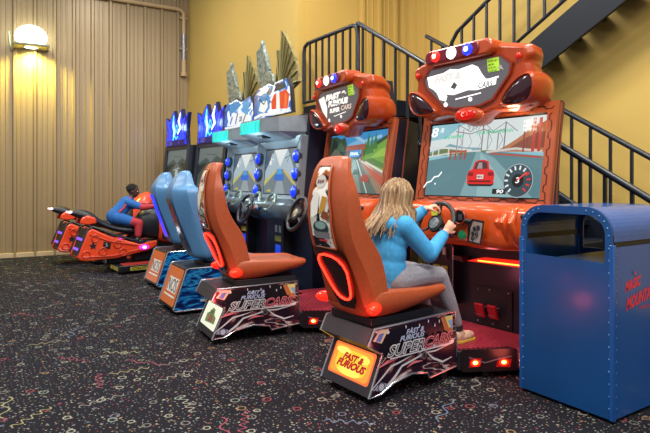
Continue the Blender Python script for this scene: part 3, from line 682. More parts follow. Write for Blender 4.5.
    for x, k in ((-.60, .78), (-.52, .92), (-.40, 1), (-.2, 1.02), (0, .98), (.1, 1.02), (.22, 1.08), (.36, 1.04), (.46, .9), (.55, .78), (.60, .66)):
        yf = y0-.13-.30*k; zt_ = 1.12+.055*k; zb = .90-.06*k
        secs.append([(x, y0-.02, 1.17), (x, y0-.16, 1.185), (x, yf+.10, zt_+.005), (x, yf+.03, zt_-.015), (x, yf, zt_-.07), (x, yf+.035, zb+.05), (x, yf+.09, zb), (x, y0-.02, zb+.03)])
    mb = MB().loft(secs, ORDASH); dash = mb.build('dashboard', T, sub=2)
    yf = lambda k: y0-.13-.30*k
    q = Vector((0, -.99, .12)).normalized()
    mb = MB(); mb.lathe([(.055, -.02), (.058, .012), (.05, .018), (.042, .006), (.0, .004)], mat('8e2e18', .35), (.085, yf(1.0)-.004, 1.075), q, 24); mb.lathe([(.04, 0), (.04, .008), (0, .008)], mat('14161c', .2), (.085, yf(1.0)-.006, 1.075), q, 20); mb.box((.095, yf(1)-.018, 1.075), (.03, .006, .04), STEEL); mb.build('speaker', dash)
    mb = MB(); mb.lathe([(.034, -.02), (.034, .01), (.026, .022), (0, .026)], mat('14704a', .3, emit=.12, ec='1fae6a'), (.085, yf(1.0)+.022, .945), q, 20); mb.build('start_button', dash)
    d = Decal((.17, yf(1.07)+.002, .905), (1, -.02, 0), Vector((0, -.13, .99)).normalized()); d.O.y -= .012
    d.poly([(.0, .0), (.12, -.01), (.165, .16), (.06, .17), (.02, .12)], mat('17171b', .3)); d.poly([(.02, .012), (.11, .0), (.15, .145), (.07, .155), (.04, .1)], mat('b9b4aa', .25, .5))
    for u, v in ((.05, .03), (.09, .06), (.075, .1), (.11, .11), (.06, .065)): d.disc(u, v, .014, .018, DARK, 10)
    d.line([(.035, .03), (.09, .04), (.1, .12)], .012, mat('55504c', .3)); d.mb.build('instrument_plate', dash, smooth=False)
    mb = MB(); mb.ell((.165, yf(1.05)-.005, 1.05), (.03, .02, .022), BLACK); mb.build('camera_eye', dash)
    for x in (.385, .425, .49):
        mb = MB(); mb.tube([(x, y0-.30, 1.165), (x, yf(.9)+.03, 1.13), (x, yf(.92), 1.06), (x+.005, yf(.85)+.03, .93), (x+.01, yf(.8)+.08, .87)], [.012, .022, .026, .022, .01], ORDASH, 10); mb.build('fin', dash)
    mb = MB(); mb.ell((.35, yf(1.0)+.03, 1.12), (.012, .01, .012), BLACK); mb.ell((.545, yf(.8)+.02, 1.1), (.02, .02, .02), BLACK); mb.build('knobs', dash)
    mb = MB(); mb.box((-.145, yf(1)-.004, 1.09), (.09, .006, .035), mat('c7d23a', .4)); mb.build('sticker', dash)
    # ---- steering wheel
    C = Vector((0, .84+(.03 if kind == 'M' else 0), 1.03)); rot = Matrix.Rotation(PI/2-.42, 3, 'X')
    mb = MB(); mb.torus(C, .158, .017, mat('1d1d22', .45), rot, 40, 12); wh = mb.build('steering_wheel', T)
    mb = MB()
    for a in (0, 120, 240): 
        a = math.radians(a+90); mb.tube([C+rot @ Vector((.03*math.cos(a), .03*math.sin(a), -.012)), C+rot @ Vector((.15*math.cos(a), .15*math.sin(a), 0))], [.02, .014], mat('3a3a42', .3, .5), 8, flat=.5)
    mb.build('spoke', wh)
    nrm = rot @ Vector((0, 0, 1))
    mb = MB(); mb.lathe([(.05, -.03), (.065, 0), (.06, .015), (.0, .018)], BLACK, C-nrm*.0, nrm, 24); mb.build('hub', wh)
    mb = MB(); mb.lathe([(.042, .0), (.042, .022), (0, .024)], mat('a5a9a8', .25, .6, noise=.5, nscale=30), C, nrm, 20); mb.build('hub_badge', wh)
    mb = MB(); mb.tube([C-nrm*.02, C-nrm*.2], .035, BLACK, 12); mb.build('column', wh)
    # ---- marquee
    my = y0-.22; mz = .0
    half = [(0, 2.37), (.30, 2.365), (.40, 2.345), (.545, 2.31), (.56, 2.25), (.525, 2.20), (.545, 2.12), (.53, 2.0), (.50, 1.90), (.40, 1.87), (.22, 1.885), (.12, 1.855), (.06, 1.81), (0, 1.795)]
    outl = half+[(-x, z) for x, z in reversed(half[1:-1])]
    k = .13                                                   # forward lean: top leans toward the player
    def lean(pts, y, dz=0): return [(x, y-(z-1.8)*k, z) for x, z in pts]
    sh = [(x*.93, 2.09+(z-2.09)*.92) for x, z in outl]
    mb = MB().loft([lean([(x*.8, 2.09+(z-2.09)*.75) for x, z in outl], my+.30), lean([(x*.97, 2.09+(z-2.09)*.97) for x, z in outl], my+.17), lean(outl, my+.05), lean(sh, my)], ORSHELL); mq = mb.build('marquee', T, smooth=True)
    qn = mq.modifiers.new('b', 'BEVEL'); qn.width = .012; qn.segments = 2; qn.limit_method = 'ANGLE'; qn.angle_limit = math.radians(40)
    pan = [(-.34, 2.27), (.34, 2.27), (.42, 2.20), (.40, 2.13), (.24, 1.965), (.12, 1.93), (-.12, 1.93), (-.24, 1.965), (-.40, 2.13), (-.42, 2.20)]
    mb = MB().loft([lean(pan, my-.002), lean(pan, my-.022), lean([(x*.95, 2.1+(z-2.1)*.92) for x, z in pan], my-.022), lean([(x*.95, 2.1+(z-2.1)*.92) for x, z in pan], my-.014)], mat('8a2f1a', .3, coat=.3), caps=False); mb.build('title_frame', mq)
    Vv = Vector((0, -k, 1)).normalized()
    d = Decal((0, my-.016-(2.1-1.8)*k, 2.1), (1, 0, 0), Vv)
    d.poly([(x*.955, (z-2.1)*.94) for x, z in pan], mat('3c3a40', .2, emit=.4, ec='8a8488'))
    e = 1.8 if kind == 'R' else 1.1
    wt = glow('fffaf2', e)
    if kind == 'R':
        d.poly([(-.37, .11), (-.2, .12), (-.13, .14), (-.05, .125), (.08, .14), (.13, .115), (.16, .06), (.19, .02), (.28, .01), (.27, -.03), (.1, -.05), (.02, -.04), (-.12, -.06), (-.22, -.04), (-.27, -.02), (-.36, .03)], wt)
        d.poly([(-.36, .05), (-.28, -.03), (-.26, -.08), (-.2, -.1), (-.18, -.06), (-.26, .0), (-.28, .06)], wt); d.line([(.12, .0), (.3, .02)], .012, wt); d.line([(.14, -.035), (.26, -.025)], .012, wt)
        d.text('FAST &', -.30, .05, .28, .06, glow('e9e2dc', 1.1), .3, .08); d.poly([(-.14, .0), (-.1, .04), (-.07, .01), (-.1, -.02)], mat('55605c', .4)); d.text('CARS', .12, -.04, .13, .04, mat('4a4a50', .4), .3, .02)
    else:
        d.poly([(-.38, .1), (-.26, .12), (-.22, .0), (-.25, -.1), (-.32, -.04)], wt); d.text('FAST &', -.24, .065, .42, .06, wt, .3, .09); d.text('FURIOUS', -.2, .0, .40, .06, wt, .3, .09); d.text('SUPER', -.18, -.06, .2, .045, wt, .3, .07); d.text('CARS', .05, -.055, .2, .045, glow('e8c8b8', e), .3, .03)
        d.line([(-.12, .03), (.1, .0)], .008, mat('3c3a40', .4))
    d.line([(-.1, -.095), (.14, -.075)], .008, wt); d.disc(-.2, -.125, .02, .018, wt); d.disc(.04, -.11, .018, .016, wt); d.poly([(.3, .08), (.33, .1), (.35, .06)], mat('b8b4b4', .3))
    d.mb.build('title_panel', mq, smooth=False)
    d = Decal((0, my-.021-(2.1-1.8)*k, 2.1), (1, 0, 0), Vv)
    d.rect(.215, .06, .315, .155, mat('a6d23a', .5, emit=.5, ec='a6d23a')); [scrib(d, .225, .13-i*.024, (.08, .05, .07, .08)[i], .014, mat('2a4a14', .5), 5) for i in range(4)]
    d.mb.build('sticker', mq, smooth=False)
    ly = my-.04-(2.34-1.8)*k
    mb = MB(); mb.prism(rrect(-.335, 2.275, .30, 2.395, .055, 6), ly-.035, ly+.14, 'y', ORSHELL); mb.build('lamp_bar', mq, bevel=.02, seg=3)
    mb = MB(); mb.prism(rrect(-.31, 2.288, .20, 2.382, .045, 6), ly-.048, ly-.03, 'y', mat('5a1c26', .15, emit=.1, ec='c01428')); mb.build('lamp_cover', mq, bevel=.008)
    for x, r_, c1, c2, e1 in ((-.20, .042, 'ff1c14', 'ffd0b0', 3.), (-.045, .046, 'f4f4f4', 'ffffff', 2.2), (.105, .044, '1a2cff', 'c8d4ff', 3.)):
        mb = MB(); mb.lathe([(r_, 0), (r_*.95, .012), (r_*.5, .022), (0, .025)], glow(c1, e1), (x, ly-.046, 2.335), (0, -1, 0), 20); mb.lathe([(r_*.42, .02), (r_*.35, .028), (0, .03)], glow(c2, 8), (x, ly-.046, 2.335), (0, -1, 0), 14); mb.build('signal_lamp', mq)
    LENS = mat('33151f', .12, coat=.5)
    for s in (1, -1):
        lp = [(.29, 1.915), (.33, 1.985), (.45, 2.09), (.56, 2.13), (.59, 2.06), (.565, 1.95), (.50, 1.905), (.38, 1.895)]
        lp = smooth_loop([(s*(x-.02)*1.04, z) for x, z in lp], 2); c = (s*.46, 2.0)
        mb = MB().loft([lean(rr(lp, .6), my+.27), lean(rr(lp, .9), my+.22), lean(rr(lp, 1.06), my+.12), lean(lp, my-.03), lean(rr(lp, .9), my-.045), lean(rr(lp, .80), my-.03)], ORSHELL); pod = mb.build('side_pod', mq)
        mb = MB().loft([lean(rr(lp, .82), my-.036), lean(rr(lp, .7), my-.046), lean(rr(lp, .4), my-.055)], LENS); mb.build('side_lens', mq)
        mb = MB(); mb.ell((s*.47, my-.02-(2.24-1.8)*k, 2.235), (.022, .012, .022), mat('b01c18', .2, emit=.25, ec='ff2010')); mb.build('marker_lamp', mq)
    mb = MB(); mb.ell((0, my-.005-(1.87-1.8)*k, 1.878), (.14, .05, .066), ORSHELL); mb.build('emblem_pod', mq); mq.location.z = -.045
    mb = MB(); mb.ell((0, my-.045-(1.87-1.8)*k, 1.88), (.092, .018, .042), mat('8a120e', .12, emit=.5, ec='ff1a10')); d = Decal((0, my-.068-(1.87-1.8)*k, 1.88), (1, 0, 0), (0, 0, 1), mb); d.ring(.0, .0, .038, .026, .007, glow('ff6a50', 1.4), 16, -.6, 2.2); d.ring(.0, -.002, .022, .016, .006, glow('ffb09a', 1.6), 12, 1.2, 4.6); mb.build('emblem', mq)
    return T

racer('driving_machine', 'orange driving machine with a red-car race on its screen, where a girl sits', (-2.85, 1.99, 0), 3.5, 0, 0, 'R')
racer('driving_machine', 'orange driving machine with an empty seat and green valley race on its screen', (-4.50, 1.70, 0), -5.0, .16, .14, 'M')

# ------------------------------------------------------------------ blue-seat machines
BLSEAT = mat('5283b0', .35, noise=.05, nscale=30)
WATER = streak_mat('water_vinyl', [(.3, '07102e'), (.44, '0b2a66'), (.5, '1666b4'), (.56, '2f9fd8'), (.6, '0d3a80'), (.7, '0a1438')], (1, 2, 6), 2.5, .15, .5)
FIG = streak_mat('panel_art', [(.34, '173a78'), (.44, '2a62b0'), (.48, 'c8d8e8'), (.55, 'e4ecf0'), (.58, '3a78c4'), (.65, '1c2f5a')], (2, 2, 2.6), 1.2, .2, .3, .7)
SILVER = mat('838c96', .35, .1, noise=.12); 
def nos_machine(name, label, loc, rz, red):
    T = empty(name, label, 'arcade machine', loc, rz, 'driving machines with blue seats')
    pr = [(.0, .06), (.02, .04), (.78, .04), (.86, .45), (.16, .455), (.13, .44)]
    mb = MB(); mb.prism(pr, -.27, .27, 'x', BLACK); base = mb.build('seat_base', T, smooth=False)
    for s in (1, -1):
        mb = MB(); mb.prism(pr, s*.272, s*.279, 'x', WATER); mb.build('side_panel', base, smooth=False)
        mb = MB(); mb.tube([(s*.278, a, b) for a, b in pr], .008, CHROME, 8, True); mb.build('edge_trim', base)
    V = Vector((0, .13, .38)).normalized(); d = Decal((-.245, .006, .08), (1, 0, 0), V); d.O.y -= .004
    d.poly(rrect(0, 0, .49, .375, .02), mat('d9713a', .4)); wh = mat('f2efe8', .4)
    d.rect(.11, .12, .43, .27, wh); d.text('NOS', .125, .13, .29, .13, mat('c06a40', .4), 0, -.02) ; d.line([(.08, .085), (.44, .085)], .018, wh); d.text('NOS', .125, .13, .29, .13, mat('54403c', .4), 0, .0)
    d.mb.build('logo_panel', base, smooth=False)
    for x in (-.2, .2):
        for y in (.12, .7):
            c = MB(); c.lathe([(.026, -.012), (.026, .012)], RUB, (x, y, .027), (1, 0, 0), 14); c.build('caster', base)
    secs = [(.50, .36, .13, .21, .44, .22, .62, .12, .58), (.60, .325, .125, .21, .43, .225, .62, .12, .55), (.8, .24, .115, .215, .37, .235, .58, .12, .45), (1.0, .165, .105, .22, .30, .24, .52, .12, .36), (1.12, .125, .10, .225, .255, .24, .47, .11, .33), (1.2, .115, .10, .225, .24, .235, .43, .11, .33), (1.245, .12, .095, .22, .24, .225, .40, .10, .33), (1.27, .13, .085, .165, .245, .16, .36, .09, .33), (1.30, .145, .08, .13, .25, .125, .35, .085, .33), (1.36, .18, .07, .115, .265, .11, .345, .07, .335), (1.41, .225, .055, .085, .28, .08, .335, .05, .33), (1.44, .26, .035, .055, .295, .05, .325, .03, .325)]
    secs = [(z, a-.09, b*1.08, c*1.08, d_-.09, e_*1.08, f_-.09, g_, h_-.09) for z, a, b, c, d_, e_, f_, g_, h_ in secs]
    mb = seat_back(secs, BLSEAT); bk = mb.build('backrest', T, sub=2); crease(bk, (1, 2, 3, 9, 10, 11), 12, .75)
    mb = MB(); q = lambda z: (.025+(.27-.025)*((1.19-z)/.69) if z < 1.19 else .025)
    Lz = [.62+.065*i for i in range(9)]
    for a in ((.072, .012, mat('a8b0b8', .3, .3)),):
        mb.add([(-.085, q(z)-.022, z) for z in Lz]+[(.085, q(z)-.022, z) for z in Lz], [(i, i+1, 10+i, 9+i) for i in range(8)], mat('9aa2aa', .3, .3))
    mb.build('rear_trim', bk)
    mb = MB(); Ls = Lz[0:]; g = (streak_mat('strip_red', [(.3, '2a2a36'), (.45, '565a68'), (.55, '8a5560'), (.65, '34303a')], (3, 3, 3), 1, .15) if red else mat('1a3ae0', .2, emit=1.4, ec='1838ff', noise=.4, nscale=14))
    mb.add([(-.062, q(z)-.029, z+.01) for z in Ls]+[(.062, q(z)-.029, z+.01) for z in Ls], [(i, i+1, 10+i, 9+i) for i in range(8)], g); mb.build('rear_strip', bk)
    secs = []
    for y, hw, z0, z1 in ((.40, .2, .49, .56), (.46, .24, .47, .60), (.65, .25, .47, .58), (.85, .25, .48, .56), (.93, .23, .5, .55)):
        secs.append([(0, y, z0), (hw*.8, y, z0), (hw, y, (z0+z1)/2), (hw*.9, y, z1), (0, y, z1-.02), (-hw*.9, y, z1), (-hw, y, (z0+z1)/2), (-hw*.8, y, z0)])
    MB().loft(secs, BLSEAT).build('seat', T, sub=2)
    mb = MB(); mb.box((0, .55, .463), (.34, .4, .03), BLACK); mb.build('seat_rail', T)
    mb = MB(); mb.box((0, 1.1, .09), (.7, .5, .1), BLACK); mb.build('platform', T, bevel=.01)
    # cabinet
    y0 = 1.40
    mb = MB(); mb.prism([(y0, .03), (y0, .9), (y0-.1, 1.1), (y0-.02, 2.06), (y0+.42, 2.06), (y0+.5, 1.5), (y0+.5, .03)], -.56, .56, 'x', mat('191c30', .35)); cab = mb.build('cabinet', T, smooth=False, bevel=.01)
    # silver screen surround, canopy
    Vs = Vector((0, .08, .96)).normalized(); O = Vector((-.56, y0-.115, 1.1))
    nn = Vector((0, -Vs.z, Vs.y))
    def bz(u, v, n=0): return O+Vector((u, 0, 0))+Vs*v+nn*n
    a0, a1, b0, b1 = .15, .97, .07, .60; W_, H_ = 1.12, .72; mb = MB()
    for q4 in ([(0, 0), (W_, 0), (a1, b0), (a0, b0)], [(W_, 0), (W_, H_), (a1, b1), (a1, b0)], [(W_, H_), (0, H_), (a0, b1), (a1, b1)], [(0, H_), (0, 0), (a0, b0), (a0, b1)]):
        mb.add([bz(u, v, .07 if i < 2 else .03) for i, (u, v) in enumerate(q4)]+[bz(u, v, -.02) for u, v in q4], [(0, 1, 2, 3), (7, 6, 5, 4), (0, 4, 5, 1), (1, 5, 6, 2), (2, 6, 7, 3), (3, 7, 4, 0)], SILVER)
    sf = mb.build('screen_surround', T, smooth=False, bevel=.008)
    LB = mat('1a3fe0', .08, emit=.9, ec='1030ff', coat=.6)
    for u in (.07, 1.05):
        for v in (.11, .30, .49):
            mb = MB(); c = bz(u, v, .06); mb.lathe([(.075, -.02), (.078, .012), (.062, .02), (.05, .0)], mat('4a5058', .3, .5), c, nn, 20); mb.build('lamp_socket', sf)
            mb = MB(); mb.ell(c+nn*.012, (.056, .04, .062), LB, nu=18); mb.ell(c+nn*.045+Vector((.01, 0, .02)), (.014, .008, .014), glow('9fb4ff', 1.5), nu=10, nv=8); mb.build('blue_lamp', sf)
    d = Decal(bz(a0, b0, .012), (1, 0, 0), Vs); w, h = a1-a0, b1-b0; g = glow; q = lambda *pts: [(u*w, v*h) for u, v in pts]; e = 1.05
    d.rect(0, 0, w, h, GLOSSB); d.poly(q((.02, .02), (.98, .02), (.98, .98), (.02, .98)), g('9fb2bd', e)); d.poly(q((.02, .5), (.3, .98), (.02, .98)), g('4a5a6a', e)); d.poly(q((.98, .45), (.7, .98), (.98, .98)), g('5a6470', e)); d.poly(q((.3, .98), (.5, .6), (.7, .98)), g('d5dcdc', e))
    d.poly(q((.02, .02), (.98, .02), (.98, .3), (.62, .55), (.4, .55), (.02, .3)), g('6c7a80', e)); d.poly(q((.02, .3), (.4, .55), (.4, .5), (.02, .18)), g('b8b46a', e)); d.poly(q((.98, .3), (.62, .55), (.62, .5), (.98, .18)), g('b8a86a', e)); d.poly(q((.36, .02), (.7, .02), (.54, .5), (.49, .5)), g('8c9aa0', e))
    d.poly(q((.38, .3), (.62, .3), (.66, .38), (.6, .46), (.4, .46), (.34, .38)), g('2a6ac8', 1.)); d.poly(q((.42, .44), (.58, .44), (.55, .56), (.45, .56)), g('3f9ae0', 1.)); d.line(q((.2, .75), (.24, .9), (.3, .75), (.2, .8)), .012, g('eef2f4', 1.)); d.line(q((.65, .78), (.8, .84), (.72, .7)), .014, g('39506a', e)); d.disc(.2*w, .7*h, .03, .03, g('e8ecec', 1.)); d.poly(q((.1, .06), (.22, .12), (.28, .06)), g('c8b43a', e))
    d.mb.build('screen', T, smooth=False)
    # canopy with teal light blocks
    mb = MB(); front = [(-.60, y0-.05), (-.52, y0-.34), (-.38, y0-.42), (.28, y0-.42), (.42, y0-.32), (.52, y0-.02)]
    top = [(x, y, 2.05) for x, y in front]; bot = [(x, y, 1.90) for x, y in front]; low = [(x*.97, y0-.06+(y-y0)*.1, 1.82) for x, y in front]
    tb = [(x, y0-.02, 2.08) for x, y in front]
    mb.loft([low, bot, top, tb], SILVER); can = mb.build('canopy', T, smooth=False); can.location.z = -.04
    TEAL = mat('23b8b4', .25, emit=.8, ec='12c0b8')
    for i in range(7):
        if i < 2: a = Vector((-.52, y0-.34, 0)); b = Vector((-.38, y0-.42, 0)); t0 = i*.5; c = a.lerp(b, t0+.22); u = (b-a).normalized(); ww = .06
        else: c = Vector((-.31+(i-2)*.105, y0-.42, 0)); u = Vector((1, 0, 0)); ww = .085
        n3 = Vector((u.y, -u.x, 0)); mb = MB()
        mb.add([Vector((0, 0, z))+c+u*s_*ww/2+n3*o_ for z in (1.905, 2.035) for s_ in (-1, 1) for o_ in (-.002, .014)], [(0, 1, 3, 2), (4, 6, 7, 5), (0, 4, 5, 1), (2, 3, 7, 6), (0, 2, 6, 4), (1, 5, 7, 3)], TEAL); mb.build('teal_light', can, bevel=.004)
    mb = MB(); mb.box((.0, y0-.3, 1.875), (.14, .12, .06), mat('33373e', .4)); mb.build('downlight', can, bevel=.01)
    # lit picture panel: plain abstract shapes
    p = [(-.52, 2.06), (.50, 2.06), (.46, 2.34), (.38, 2.45), (.1, 2.40), (-.08, 2.46), (-.36, 2.43), (-.50, 2.36)]
    mb = MB(); mb.prism(p, y0-.20, y0-.16, 'y', BLACK); mp_ = mb.build('marquee', T, smooth=False)
    d = Decal((0, y0-.202, 2.06), (1, 0, 0), (0, 0, 1)); d.poly([(x*.96, (z-2.06)*.95+.008) for x, z in p], FIG)
    g1 = glow('f2f6f6', .95); bl = glow('2f8fd0', .9); rd = glow('e0391e', 1.)
    if red:
        d.poly([(-.4, .06), (-.2, .03), (-.05, .1), (-.06, .25), (-.22, .3), (-.4, .22)], bl); d.poly([(-.36, .1), (-.2, .06), (-.1, .12), (-.12, .2), (-.3, .2)], g1); d.poly([(-.42, .3), (-.2, .36), (-.04, .34), (-.1, .3), (-.3, .27)], g1)
        d.poly([(.0, .08), (.4, .05), (.44, .2), (.36, .26), (.06, .24), (-.01, .17)], rd); d.poly([(.12, .06), (.22, .06), (.2, .25), (.13, .25)], g1); d.poly([(.3, .06), (.38, .06), (.4, .2), (.34, .22)], glow('f06a3a', 1.)); d.poly([(.06, .27), (.36, .28), (.34, .34), (.12, .34)], mat('18324c', .3))
        d.line([(-.48, .02), (-.3, .045), (0, .03), (.3, .02), (.46, .04)], .035, g1); d.line([(-.34, .24), (-.2, .16), (-.12, .22)], .018, mat('14324c', .3)); d.line([(.03, .28), (.1, .36), (.3, .37)], .02, g1)
    else:
        d.poly([(-.4, .04), (.3, .02), (.36, .12), (.2, .2), (-.1, .2), (-.32, .16)], g1); d.poly([(-.3, .2), (-.1, .22), (.1, .3), (-.1, .36), (-.3, .34)], bl); d.poly([(.1, .2), (.3, .14), (.36, .3), (.16, .34)], glow('4fa8e0', .9)); d.line([(-.1, .05), (-.02, .2)], .03, mat('2a4a7a', .3)); d.line([(.14, .04), (.24, .16)], .025, mat('5a3a44', .3)); d.line([(-.28, .06), (-.2, .16)], .04, mat('3f86c8', .3)); d.text('33', .03, .07, .09, .07, mat('24406a', .3), .2, .05)
        d.line([(-.46, .015), (.4, .01)], .03, g1)
    d.mb.build('picture_panel', mp_, smooth=False)
    # two tall silver fins on top
    FT = mat('7c8884', .35, .3, noise=.8, nscale=24, bump=.6); BR = mat('8a7f50', .35, .3, noise=.35, nscale=20)
    yb = y0-.12
    mb = MB(); mb.prism([(-.46, 2.38), (-.24, 2.36), (-.26, 2.6), (-.34, 2.82), (-.43, 2.94), (-.47, 3.04), (-.52, 2.95), (-.62, 2.93), (-.60, 2.7), (-.55, 2.5)], yb, yb+.05, 'y', FT); mb.build('fin', T, bevel=.008)
    mb = MB(); mb.prism([(-.30, 2.40), (-.08, 2.40), (-.12, 2.55), (-.2, 2.62), (-.26, 2.56)], yb-.02, yb+.02, 'y', FT); mb.build('fin', T, bevel=.006)
    mb = MB(); base_pt = (-.12, 2.36); tips = [(-.16, 2.86), (-.06, 2.84), (-.02, 3.06), (.06, 2.98), (.14, 2.88), (.22, 2.78), (.30, 2.66), (.36, 2.54), (.38, 2.42)]
    mb.prism([(-.2, 2.4)]+tips+[(.2, 2.36)], yb+.06, yb+.10, 'y', BR)
    for tx, tz in tips: mb.tube([(base_pt[0]+.06, yb+.05, base_pt[1]+.04), (tx, yb+.05, tz)], [.012, .009], mat('a59a6a', .35, .5), 6)
    mb.build('fan_fin', T)
    # dashboard, wheel, coin panel
    secs = []
    for x, k in ((-.54, .7), (-.4, .95), (-.15, 1.05), (.15, 1.05), (.4, .95), (.54, .7)):
        f_ = y0-.06-.32*k; secs.append([(x, y0, 1.14), (x, f_+.12, 1.14), (x, f_+.02, 1.08), (x, f_, 1.0), (x, f_+.06, .88), (x, y0, .86)])
    mb = MB().loft(secs, mat('5f6a72', .3, .35, noise=.2)); dash = mb.build('dashboard', T, sub=1)
    for x in (-.2, .2):
        mb = MB(); mb.torus((x, y0-.32, 1.10), .10, .018, mat('8fa39a', .3, .5), Matrix.Rotation(PI/2-.5, 3, 'X'), 28, 8); mb.build('gauge_ring', dash)
    mb = MB(); 
    for k, c in enumerate(('c8323a', 'd8dadc', '2a7ac8', '4a3a2a')): mb.ell((-.06+k*.05, y0-.39, 1.02+.02*(k % 2)), (.022, .016, .022), mat(c, .3))
    mb.build('buttons', dash)
    C = Vector((-.02, y0-.52, 1.02)); rot = Matrix.Rotation(PI/2-.35, 3, 'X'); nrm = rot @ Vector((0, 0, 1))
    mb = MB(); mb.torus(C, .155, .017, mat('1d1d24', .4), rot, 36, 10); whl = mb.build('steering_wheel', T)
    mb = MB()
    for a in (30, 150, 270):
        a = math.radians(a); mb.tube([C, C+rot @ Vector((.15*math.cos(a), .15*math.sin(a), 0))], [.022, .014], mat('4a4c54', .3, .4), 8, flat=.5)
    mb.build('spoke', whl)
    mb = MB(); mb.lathe([(.05, -.02), (.055, .0), (.04, .018), (0, .02)], mat('6a6e76', .3, .5), C, nrm, 20); mb.tube([C-nrm*.01, C-nrm*.25], .035, BLACK, 10); mb.build('hub', whl)
    mb = MB(); mb.box((.0, y0-.06, .62), (.26, .12, .5), mat('14161e', .35)); d = Decal((-.12, y0-.122, .4), (1, 0, 0), (0, 0, 1), mb)
    d.rect(.04, .34, .1, .42, mat('d8d2c0', .4)); d.rect(.14, .34, .2, .42, mat('d8d2c0', .4)); d.rect(.04, .24, .2, .3, mat('b9b04a', .4)); d.rect(.05, .1, .19, .2, glow('2048e0', .8)); mb.build('coin_box', cab, smooth=False)
    return T
nos_machine('finned_driving_machine', 'blue-seat driving machine under tall fins, nearer the orange machines', (-5.66, 1.73, 0), -2, True)
nos_machine('finned_driving_machine', 'blue-seat driving machine under tall fins, nearer the motorcycle machines', (-7.02, 1.95, 0), 0, False)

